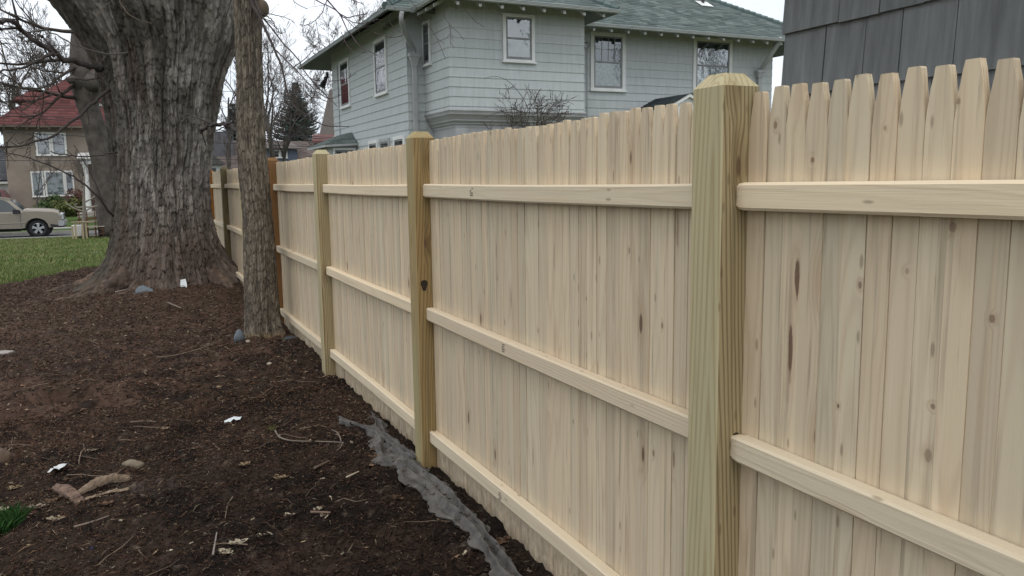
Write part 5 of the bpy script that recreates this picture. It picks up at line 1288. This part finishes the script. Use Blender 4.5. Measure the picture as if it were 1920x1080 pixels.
mb = MB(); mb.box(T(-2.86, -.035, 1.01), T(-2.66, -.008, 1.05)); obj('door_handle', mb, m_plast, TR, bevel=.008)
mi = MB(); mi.loft([[T(-1.80+dx*q, -.19+.02*dx, 1.20+dz*q) for dx, dz in ((-.13, -.09), (.10, -.09), (.12, .0), (.08, .10), (-.12, .11))] for q in (1.0,)]+[[T(-1.72+dx*.8, -.07, 1.20+dz*.8) for dx, dz in ((-.13, -.09), (.10, -.09), (.12, .0), (.08, .10), (-.12, .11))]]); mi.box(T(-1.82, -.08, 1.14), T(-1.70, .09, 1.19)); obj('side_mirror', mi, m_plast, TR)
mb = MB(); mb.loft([[T(x, y, z) for x, z in ((-.16, .50), (.04, .50), (.085, .58), (.085, .70), (.03, .745), (-.16, .745))] for y in (-.02, .10)]+[[T(x+.05, y, z) for x, z in ((-.16, .50), (.04, .50), (.085, .58), (.085, .70), (.03, .745), (-.16, .745))] for y in (.35, 1.57)]+[[T(x, y, z) for x, z in ((-.16, .50), (.04, .50), (.085, .58), (.085, .70), (.03, .745), (-.16, .745))] for y in (1.82, 1.94)]); obj('bumper', mb, m_alloy, TR)
mb = MB(); mb.loft([[T(x, y, z) for x, z in ((-.48, .48), (-.10, .42), (.06, .44), (.08, .51), (-.14, .54), (-.5, .60))] for y in (-.012, 1.932)]); obj('valance', mb, m_plast, TR)
g = MB(); g.box(T(-.10, .52, .79), T(.055, 1.40, 1.09)); gro = obj('grille', g, m_chrome, TR, bevel=.03)
g = MB(); g.box(T(.045, .62, .80), T(.062, .94, .88)); g.box(T(.045, .98, .80), T(.062, 1.30, .88)); g.box(T(.045, .60, .93), T(.062, .94, 1.05)); g.box(T(.045, .98, .93), T(.062, 1.32, 1.05)); obj('grille_mesh', g, m_plast, gro)
for y0, y1, s in ((.02, .50, -1), (1.42, 1.90, 1)):
    h_ = MB(); h_.loft([[T(x, y0 if s < 0 else y1, z) for x, z in ((-.44, .82), (-.08, .79), (-.05, 1.02), (-.34, 1.05))], [T(x+.05, y1 if s < 0 else y0, z) for x, z in ((-.3, .79), (.0, .79), (-.01, 1.04), (-.28, 1.05))]]); hh2 = obj('headlight', h_, m_lens, TR)
    a = MB(); a.box(T(-.47, (y0-.014) if s < 0 else y1-.03, .79), T(-.33, (y0+.03) if s < 0 else y1+.014, .99)); obj('indicator', a, m_amber, hh2)
for wx in (WXF, WXR):
    mb = MB(); mb.cyl(T(wx, .14, .42), T(wx, 1.78, .42), .49, 18); obj('wheel_well', mb, m_under, TR)
    for y, s in ((.05, -1), (W_-.05, 1)):
        c = np.array(T(wx, y, WR-.005)); mb = MB()
        pr_ = [(.0, .255), (.0, .30), (-.012, .345), (.02, .385), (.06, .398), (.19, .398), (.235, .385), (.25, .33), (.25, .25)]
        mb.loft([[(c[0]+r*math.cos(a), c[1]-s*(.035)-s*d, c[2]+r*math.sin(a)) for a in np.linspace(0, 6.2832, 29)[:-1]] for d, r in pr_], cap=False); wh = obj('wheel', mb, m_tyre, TR, smooth=True)
        mb = MB(); mb.loft([[(c[0]+r*math.cos(a), c[1]-s*(.035)-s*d, c[2]+r*math.sin(a)) for a in np.linspace(0, 6.2832, 29)[:-1]] for d, r in ((.005, .265), (-.002, .25), (.05, .23), (.12, .225))], cap=False)
        for q in range(5):
            a = q*2*math.pi/5+.3; d = np.array([math.cos(a), 0, math.sin(a)]); n = np.array([-math.sin(a), 0, math.cos(a)]); b_ = c-np.array([0, s*.03, 0])
            yv = np.array([0, -s*.03, 0])
            mb.prism([b_+d*.05+n*.045, b_+d*.05-n*.045, b_+d*.245-n*.062, b_+d*.245+n*.062], yv)
        mb.cyl(c-np.array([0, s*.015, 0]), c-np.array([0, s*.07, 0]), .065, 14)
        obj('rim', mb, m_alloy, wh)
        mb = MB(); mb.cyl(c-np.array([0, s*.09, 0]), c-np.array([0, s*.12, 0]), .22, 20); obj('brake', mb, m_under, wh)
mb = MB(); mb.box(T(-3.7, .10, .30), T(-1.7, .20, .36)); mb.box(T(-5.6, .3, .34), T(-.5, 1.6, .52)); obj('running_board', mb, m_under, TR)
mb = MB(); mb.box(T(-5.72, -.0, .92), T(-5.785, .14, 1.14)); obj('tail_light', mb, plain('tail_red', (.4, .03, .03), .3), TR)
# minivan behind it at the frame edge
VN = thing('minivan', (-8.9, 57.2, -.3), 'dark windowed maroon minivan behind the pickup cab at the left edge', 'van')
vx, vy, vz = -6.45, 56.2, -.30
def Vv(x, y, z): return (vx+x, vy+y, vz+z)
vp_ = [(0, .35), (.05, .7), (-.05, 1.05), (-.35, 1.62), (-.7, 1.72), (-2.6, 1.74), (-3.4, 1.15), (-4.5, .95), (-4.6, .4)]
mb = MB(); mb.loft([[Vv(x*.99, y, z*.985) for x, z in vp_] for y in (0,)]+[[Vv(x, y, z) for x, z in vp_] for y in (.06, 1.7)]+[[Vv(x*.99, 1.78, z*.985) for x, z in vp_]]); obj('body', mb, plain('maroon_paint', (.16, .07, .075), .3, .05), VN)
mb = MB(); mb.box(Vv(-2.5, -.01, 1.08), Vv(-.95, .02, 1.56)); obj('side_window', mb, m_dglass, VN)
mb = MB(); mb.box(Vv(-.85, -.012, 1.08), Vv(-.42, .02, 1.52)); obj('side_window', mb, m_dglass, VN)
mb = MB(); mb.box(Vv(-.08, -.01, .8), Vv(.03, .1, 1.05)); obj('tail_light', mb, plain('tail_red2', (.45, .04, .04), .3), VN)
for x in (-.9, -3.7):
    mb = MB(); mb.tube([Vv(x, -.02, .33), Vv(x, .2, .33)], .33, 18); w_ = obj('wheel', mb, m_tyre, VN); mb = MB(); mb.tube([Vv(x, -.035, .33), Vv(x, -.021, .33)], .2, 14); obj('rim', mb, m_alloy, w_)

# ------------------------------------------------------------------ landscape fabric along the fence foot
m_fab = plain('weed_fabric', (.112, .104, .096), .7, .3, 14, bmp=.35, bscale=160, col2=(.040, .035, .031), spec=.35)
def ribbon(Lp, Rp, n, m, amp, seed, lift=.007, fold=.03, th=.004):
    L = smooth_path([atz(u, v, .0) for u, v in Lp], n); R = smooth_path([atz(u, v, .0) for u, v in Rp], n)
    s = np.linspace(0, 1, m); P = L[:, None]*(1-s)[None, :, None]+R[:, None]*s[None, :, None]
    A = np.linspace(0, 1, n)[:, None]*np.ones((1, m)); S_ = np.ones((n, 1))*s[None]
    ragged = fbm(A*11, S_*0+seed, seed=seed, oct=4)*.07*np.where(S_ < .5, 1-S_*2, (S_-.5)*2)**2
    P[..., 0] += ragged; 
    g = mz_soft(P[..., 0], P[..., 1])+.010
    wr = fold*np.abs(np.sin((S_*2.6+.8*fbm(A*4, S_*1.2, seed=seed+1)+.6)*math.pi))**3+amp*fbm(A*16+S_*5, S_*5-A*3, seed=seed+2, oct=4)+amp*.6*fbm(A*40, S_*9, seed=seed+4, oct=2)+.016*(1-2.2*np.abs(vnoise(A*5+S_*2.5, S_*4.5-A*2, seed=seed+6)))*(vnoise(A*7, S_*2, seed=seed+7)*.5+.6)
    ed = np.minimum(S_, 1-S_)*2; P[..., 2] = g+lift*np.clip(ed*3-.4, -1, 1)+wr*np.clip(ed*2.5, .15, 1)+.004
    V = P.reshape(-1, 3); top = gridfaces(m, n); nV = len(V)
    V2 = V-np.array([0, 0, th])
    return np.vstack([V, V2]), np.vstack([top, top[:, ::-1]+nV])
fabs = []
fabs.append(ribbon([(704, 872), (760, 905), (806, 945), (850, 982), (890, 1020), (930, 1078), (960, 1120), (985, 1160)], [(770, 856), (800, 880), (835, 905), (868, 940), (905, 985), (950, 1040), (1000, 1100), (1040, 1150)], 200, 44, .004, 3, fold=.020))
fabs.append(ribbon([(694, 772), (696, 800), (698, 835), (704, 872)], [(700, 780), (728, 815), (745, 845), (768, 866)], 50, 18, .008, 8, fold=.012))
fabs.append(ribbon([(637, 799), (672, 812), (700, 824), (735, 846), (770, 872)], [(636, 795), (674, 806), (712, 817), (752, 838), (784, 866)], 60, 12, .005, 12, lift=.015, fold=.022))
off = 0; Vs, Fs = [], []
for V, F in fabs: Vs.append(V); Fs.append(F+off); off += len(V)
FV = np.vstack([V[:len(V)//2] for V, F in fabs]); q = FV[RNG.choice(len(FV), 300)]
q = q[fbm(q[:, 0]*6, q[:, 1]*6, seed=71, oct=2) > .0]; nq = len(q)
V, F, cc_ = slivers(q+np.array([0, 0, .006]), RNG.uniform(.008, .03, nq), RNG.uniform(.003, .008, nq), RNG.uniform(0, 6.28, nq), RNG.normal(0, .3, nq), np.array(PAL)[RNG.choice(5, nq, p=[.4, .35, .15, .08, .02])])
tag(obj('fallen_chips', npmesh('fallen_chips', V, F, cc_), m_chip), kind='stuff')
fb = obj('landscape_fabric', npmesh('landscape_fabric', np.vstack(Vs), np.vstack(Fs), smooth=True), m_fab); recenter(fb)
tag(fb, 'torn grey weed barrier fabric bunched along the fence foot', 'fabric')

# ------------------------------------------------------------------ things lying on the mulch
def on(u, v, lift=0.0):
    p = atz(u, v, .02)
    for _ in range(6): p = atz(u, v, float(mz(p[0], p[1]))+.0)
    return p+np.array([0, 0, lift])
m_leafm = attrmat('oak_leaf', .8, var=.25, vscale=40, spec=.2)
def oak_leaf(p, L, yaw, seed, col, name='oak_leaf', lobes=4):
    rng = np.random.default_rng(seed); out = []
    n = 30
    t = np.linspace(0, 1, n); w = (.36*np.sin(math.pi*t**.8)+.03)*(1-.42*(0.5+.5*np.cos(t*2*math.pi*(lobes*.6+.4)+.4)))
    curl = rng.uniform(.1, .35); V = []; cs, sn = math.cos(yaw), math.sin(yaw)
    tw = rng.uniform(-.5, .5)
    for i in range(n):
        for sgn in (-1, 0, 1):
            x = (t[i]-.5)*L; y = sgn*w[i]*L*rng.uniform(.85, 1.15)
            z = .002+curl*abs(y)*.9+curl*.35*L*(2*t[i]-1)**2+tw*x*(y/L)*1.3+rng.uniform(0, .002)
            V.append((p[0]+cs*x-sn*y, p[1]+sn*x+cs*y, p[2]+z))
    V = np.array(V); F = gridfaces(3, n); V2 = V-np.array([0, 0, .0012]); c = np.array(col)*rng.uniform(.8, 1.2, (len(V), 1))
    stem = MB(); a = V[1]; d = np.array([cs, sn, 0]); stem.tube([a, a-d*L*.18+np.array([0, 0, .006])], [.0016, .001], 4)
    o = obj(name, npmesh(name, np.vstack([V, V2]), np.vstack([F, F[:, ::-1]+len(V)]), np.vstack([c, c])), m_leafm)
    recenter(o); return o
TANL, BRL, PALE = (.30, .22, .13), (.17, .10, .06), (.42, .36, .26)
LV = [(460, 872, .10, 1.2, TANL, 'tan oak leaf left of the fabric on dark mulch', 4), (447, 1020, .11, .6, PALE, 'pale lobed oak leaf near the bottom centre of the mulch', 4), (423, 1036, .10, 2.6, PALE, 'pale oak leaf lying beside the bottom stick', 4),
      (172, 846, .08, .4, PALE, 'small pale leaf above the bark chunks', 3), (305, 805, .11, .3, TANL, 'long tan leaf on open mulch left of the white scrap', 4), (527, 897, .11, .1, TANL, 'flat tan leaf below the first oak leaf near the fabric', 3),
      (828, 975, .07, 1.5, (.40, .29, .17), 'yellow brown leaf resting on the fabric edge', 2), (942, 1015, .12, .8, BRL, 'curled brown leaf between the fabric and the fence foot', 4), (700, 858, .09, .2, BRL, 'brown leaf caught in the fabric fold', 3), (696, 872, .08, 2.0, (.26, .17, .10), 'tan curled leaf just under the torn fabric', 3),
      (640, 746, .07, .5, (.36, .26, .15), 'tan leaf beside the fence foot near the second post', 3), (598, 955, .08, 1.0, PALE, 'pale leaf in the lower middle beside the short brown stick', 3), (543, 967, .08, .3, PALE, 'bleached broad leaf in the lower middle of the mulch', 2), (505, 786, .08, .4, TANL, 'tan leaf right of the white paper scrap', 3),
      (28, 915, .10, .3, (.33, .25, .14), 'tan crossed leaf at the left edge by the white scrap', 3), (100, 940, .10, 1.0, BRL, 'rolled tan leaf left of the bark chunk', 2), (68, 953, .11, .4, (.28, .22, .17), 'grey tan curled leaf under the bark chunks', 3), (105, 975, .11, .1, (.34, .27, .19), 'flat pale leaf below the bark chunks', 4), (198, 947, .10, .6, BRL, 'dark brown oak leaf under the forked bark', 4), (8, 957, .09, .1, PALE, 'pale leaf at the left edge above the grass tuft', 3),
      (410, 727, .08, 2.0, TANL, 'small tan oak leaf in the middle of the mulch', 3), (466, 690, .06, 1.3, TANL, 'tiny tan leaf below the slim tree', 3), (318, 860, .06, .5, BRL, 'brown leaf halfway between stone and white scrap', 3), (610, 968, .07, .9, (.35, .30, .24), 'whitish torn leaf right of the pale leaf pair', 2), (745, 935, .10, 2.3, BRL, 'large dull brown leaf left of the fabric middle', 3), (490, 1005, .06, .2, PALE, 'small white leaf above the bottom edge', 2)]
for i, (u, v, L, yw, c, lab, lo) in enumerate(LV):
    tag(oak_leaf(on(u, v), L*.80, yw-.44, 200+i, tuple(.62*q for q in c), lobes=lo), lab, 'leaf')
# scatter of leaf scraps nobody could count
Vs, Fs, Cs, off = [], [], [], 0
n = 900; x = RNG.uniform(-2.5, 1.4, n); y = 2.4+RNG.power(1.0, n)*11; ok = (y < edge(x)-.3) & (np.hypot(x-BT[0], y-BT[1]) > 1.0); x, y = x[ok], y[ok]; n = len(x)
s = RNG.uniform(.008, .022, n); a = RNG.uniform(0, 6.28, n); z = mz(x, y)+.008
d = np.stack([np.cos(a), np.sin(a), RNG.normal(0, .3, n)], -1)*s[:, None]; q = np.stack([-np.sin(a), np.cos(a), RNG.normal(0, .3, n)], -1)*(s*RNG.uniform(.3, .8, n))[:, None]
b0 = np.stack([x, y, z], -1); V = np.stack([b0-d, b0-d*.2+q, b0+d, b0-q*.8+d*.3], 1).reshape(-1, 3)
pal_ = np.array([TANL, BRL, PALE, (.16, .13, .10)]); c = pal_[RNG.choice(4, n, p=[.3, .35, .13, .22])]*RNG.uniform(.5, 1.1, (n, 1))
o = obj('leaf_scraps', npmesh('leaf_scraps', V, np.arange(4*n).reshape(-1, 4), np.repeat(c, 4, 0)), m_leafm); tag(o, kind='stuff')
# twigs: uncounted small ones
mb = MB()
for i in range(150):
    x, y = RNG.uniform(-2.2, 1.25), RNG.uniform(2.5, 12)
    if np.hypot(x-BT[0], y-BT[1]) < 1.1: continue
    a = RNG.uniform(0, 6.28); L = RNG.uniform(.06, .28); P = [np.array([x+math.cos(a)*L*q+RNG.normal(0, .01), y+math.sin(a)*L*q+RNG.normal(0, .012), 0]) for q in (0, .33, .66, 1)]
    for p in P: p[2] = float(mz(p[0], p[1]))+.012
    mb.tube(P, [.0032, .003, .0026, .0015], 4, tuple(np.array((.15, .11, .08))*RNG.uniform(.4, 1.3)))
o = obj('twigs', mb, m_branch); tag(o, kind='stuff')
def stick(pts, r, label, col=(.17, .14, .115), name='stick', extra=()):
    mb = MB(); P = smooth_path([on(u, v, .012+r) for u, v in pts], 14); mb.tube(P, np.linspace(r, r*.6, 14), 6, col)
    for e in extra: Q = smooth_path([on(u, v, .014+r) for u, v in e], 8); mb.tube(Q, np.linspace(r*.7, r*.4, 8), 5, col)
    o = obj(name, mb, m_branch, smooth=True); recenter(o); return tag(o, label, 'stick')
stick([(516, 812), (526, 826), (552, 832), (600, 833), (645, 835)], .006, 'long grey stick left of the fabric tail', extra=([(640, 833), (634, 818), (622, 811)], [(643, 836), (638, 846), (632, 850)]))
stick([(650, 901), (673, 890)], .006, 'short pale stick above the fabric', (.40, .34, .26))
stick([(400, 1047), (407, 1005)], .005, 'thin grey stick pointing up near the bottom edge', (.22, .19, .17))
stick([(140, 995), (175, 985), (205, 974)], .006, 'long thin stick on bare soil below the bark chunks', (.19, .15, .125))
stick([(583, 967), (620, 968)], .007, 'short brown stick in the lower middle', (.16, .11, .08))
stick([(590, 885), (618, 871)], .009, 'stout brown stick left of the torn fabric', (.11, .08, .06))
stick([(296, 674), (330, 670), (375, 658), (420, 640)], .008, 'long stick leading to the foot of the slim tree', (.14, .105, .08))
stick([(315, 570), (340, 581)], .010, 'curved stick in front of the maple roots', (.20, .17, .14))
stick([(217, 551), (246, 544)], .012, 'pale stick at the foot of the maple', (.26, .22, .18))
stick([(245, 797), (270, 795), (293, 796)], .007, 'thin brown stick above the bark chunks', (.12, .085, .065))
# white scraps
m_paper = plain('white_paper', (.66, .70, .72), .8, .08, 12, bmp=.3, bscale=30)
def scrap(pts, label, name, mat, up=.02, seed=1):
    rng = np.random.default_rng(seed); P = [on(u, v, .012) for u, v in pts]; c = sum(P)/len(P)
    n = 5; V = []; 
    P = np.array(P); A, B_, Cc, D = P[0], P[1], P[2], P[3]
    for i in range(n+1):
        for j in range(n+1):
            a, b_ = i/n, j/n; q = A*(1-a)*(1-b_)+B_*a*(1-b_)+Cc*a*b_+D*(1-a)*b_; q = q+np.array([rng.normal(0, .003), rng.normal(0, .003), up*abs(rng.normal(.4, .4))+up*a]); V.append(q)
    V = np.array(V); F = gridfaces(n+1, n+1); o = obj(name, npmesh(name, np.vstack([V, V-np.array([0, 0, .002])]), np.vstack([F, F[:, ::-1]+len(V)])), mat); recenter(o); return tag(o, label, 'litter')
scrap([(421, 797), (450, 794), (454, 788), (431, 788)], 'clean white folded paper scrap in the middle of the mulch', 'paper_scrap', m_paper, .012, 2)
scrap([(90, 891), (112, 893), (130, 880), (105, 880)], 'crumpled white plastic scrap above the bark chunks', 'plastic_scrap', plain('white_plastic', (.60, .61, .60), .5, .1, 20), .02, 5)
tg = MB(); p = at(345, 533, 12.35); tg.add([p+np.array(q) for q in ((-.05, 0, -.06), (.045, -.01, -.055), (.03, .06, .07), (-.04, .06, .06), (-.05, .012, -.06), (.045, .002, -.055), (.03, .072, .07), (-.04, .072, .06))], [(0, 1, 2, 3), (7, 6, 5, 4), (0, 4, 5, 1), (1, 5, 6, 2), (2, 6, 7, 3), (3, 7, 4, 0)]); o = obj('paper_cup', tg, m_paper); recenter(o); tag(o, 'small white scrap leaning on the maple foot', 'litter')
# bark chunks
m_chunk = attrmat('bark_chunk', .9, var=.35, vscale=30, bmp=.5, bscale=70)
def shell(p0, p1, w, arcdeg, th, label, seed, cols, name='bark_chunk', lift=.02, roll=0):
    """curved piece of thick bark: outer and inner arc swept between two points"""
    rng = np.random.default_rng(seed); n, k = 18, 9; ax = (p1-p0); L = np.linalg.norm(ax); ax = ax/L; s_ = np.cross(ax, [0, 0, 1]); s_ /= np.linalg.norm(s_); u_ = np.cross(s_, ax)
    rings = []; cc = []
    for i in range(n):
        t = i/(n-1); r = w*(.55+.45*math.sin(math.pi*(.12+.76*t)))*rng.uniform(.95, 1.05); c = p0+ax*L*t+np.array([0, 0, lift*math.sin(math.pi*t)])
        ring = []
        for r_, sgn in ((r, 1), (r-th*rng.uniform(.8, 1.2), -1)):
            for j in (range(k) if sgn > 0 else range(k-1, -1, -1)):
                a = math.radians(-arcdeg/2+arcdeg*j/(k-1)+90+roll)+rng.normal(0, .03); ring.append(c+s_*math.cos(a)*r_+u_*(math.sin(a)*r_-w*.45)+ax*rng.normal(0, .009)+np.array([0, 0, rng.normal(0, .003)])); cc.append(np.array(cols[0] if sgn > 0 else cols[1])*rng.uniform(.7, 1.25))
        rings.append(ring)
    mb = MB(); mb.loft(rings); mb.c = [tuple(q) for q in cc]
    o = obj(name, mb, m_chunk); recenter(o); return tag(o, label, 'bark')
shell(on(104, 918, .015), on(150, 940, .012), .032, 290, .012, 'short hollow bark chunk with a pale rim, left of the forked one', 3, ((.15, .10, .075), (.24, .18, .135)))
shell(on(148, 928, .015), on(240, 900, .015), .030, 150, .012, 'long arched bark piece forming the upper arm of the fork', 5, ((.19, .14, .10), (.10, .06, .045)), lift=.03, roll=-25)
shell(on(156, 941, .008), on(242, 921, .010), .019, 150, .009, 'narrow split bark piece forming the lower arm of the fork', 7, ((.22, .165, .115), (.12, .08, .06)), lift=.005, roll=30)
# stones
def stone(p, rx, ry, rz, label, col, seed, name='stone', rot=0.0, cat='stone', mat=None):
    rng = np.random.default_rng(seed); n, k = 14, 20; V = []
    for i in range(n):
        ph = math.pi*(i+.02)/(n-1+.04)
        for j in range(k):
            a = 2*math.pi*j/k; d = np.array([math.sin(ph)*math.cos(a), math.sin(ph)*math.sin(a), math.cos(ph)])
            f = 1+.30*float(fbm(np.array([d[0]*1.4+seed]), np.array([d[1]*1.4]), np.array([d[2]*1.4]), seed, 3)[0])
            q = d*f*np.array([rx, ry, rz]); V.append((p[0]+q[0]*math.cos(rot)-q[1]*math.sin(rot), p[1]+q[0]*math.sin(rot)+q[1]*math.cos(rot), p[2]+q[2]))
    o = obj(name, npmesh(name, V, gridfaces(k, n, True), smooth=True), mat or plain(name+'_c', col, .85, .2, 14, bmp=.3, bscale=50)); recenter(o); return tag(o, label, cat)
stone(on(249, 876, .012), .062, .032, .030, 'tan oblong stone right of the bark chunks', (.23, .185, .13), 3, rot=-.6)
stone(on(2, 868, .03), .055, .06, .055, 'rounded brown stone cut by the left edge', (.14, .095, .065), 5)
stone(on(449, 640, .03), .055, .05, .085, 'blue grey slate shard leaning on the slim tree foot', (.115, .135, .155), 8)
stone(np.array([1.36, 8.12, .0]), .10, .07, .045, 'flat dark slate between slim tree and fence', (.07, .08, .09), 11, rot=.5)
sl = MB(); p = on(270, 548, 0); sl.prism([p+np.array(q) for q in ((-.13, 0, -.02), (.17, .02, -.02), (.12, .06, .02), (.01, .09, .075), (-.06, .07, .06))], (-.01, .05, .01)); o = obj('slate', sl, plain('slate_blue', (.15, .175, .20), .8, .12, 8), bevel=.006); recenter(o); tag(o, 'blue grey pointed slate set against the maple foot', 'stone')
sl = MB(); p = on(3, 664, 0); sl.prism([p+np.array(q) for q in ((-.14, -.05, 0), (.06, -.06, 0), (.11, .02, 0), (.02, .08, 0), (-.14, .07, 0))], (0, 0, .022)); o = obj('flagstone', sl, plain('pale_flag', (.34, .31, .29), .9, .1, 6), bevel=.006); recenter(o); tag(o, 'pale flat flagstone at the left edge of the mulch', 'stone')
stone(on(178, 482, .03)+np.array([0, 0, .02]), .13, .09, .08, 'pale grey stone where lawn meets the maple roots', (.22, .20, .18), 14)
stone(on(199, 455, .02)+np.array([0, 0, .0]), .09, .07, .06, 'small whitish stone behind the left maple flank', (.45, .43, .40), 15)
for i, (u, v, lab) in enumerate(((465, 642, 'small cream pebble below the slim tree right of the slate'), (505, 684, 'tiny pale pebble below the slim tree by the fence'))): stone(on(u, v, .008), .022, .018, .016, lab, (.50, .44, .34), 20+i, 'pebble')
bc = stone(on(172, 1030, .003), .007, .006, .006, 'bright blue bottle cap sized bit on bare soil', (.03, .045, .22), 35, 'blue_bit', cat='litter')
# grass tuft and moss spot
def tuft(u, v, r, n, label, cat, cols, h, seed):
    rng = np.random.default_rng(seed); p = on(u, v); V = []; Cc = []
    for i in range(n):
        a = rng.uniform(0, 6.28); d = r*math.sqrt(rng.random()); x, y = p[0]+d*math.cos(a), p[1]+d*math.sin(a); z = float(mz(x, y)); hh = h*rng.uniform(.6, 1.2); ln = rng.normal(0, .35, 2)*hh; b_ = rng.uniform(0, 6.28); w = .0022
        V += [(x-w*math.cos(b_), y-w*math.sin(b_), z), (x+w*math.cos(b_), y+w*math.sin(b_), z), (x+ln[0]*.4+w*.7, y+ln[1]*.4, z+hh*.6), (x+ln[0], y+ln[1], z+hh)]; Cc += [np.array(cols)*rng.uniform(.5, 1.4)]*4
    F = (np.arange(n)[:, None, None]*4+np.array([[0, 1, 2], [0, 2, 3]])[None]).reshape(-1, 3)
    o = obj('grass_tuft', npmesh('grass_tuft', V, F, Cc), m_blade); recenter(o); return tag(o, label, cat)
tuft(2, 995, .085, 700, 'small bright green grass tuft at the left edge of bare soil', 'grass tuft', (.028, .075, .018), .075, 3)
tuft(510, 806, .035, 220, 'tiny yellow green moss spot at the long stick end', 'moss', (.11, .105, .04), .02, 4)
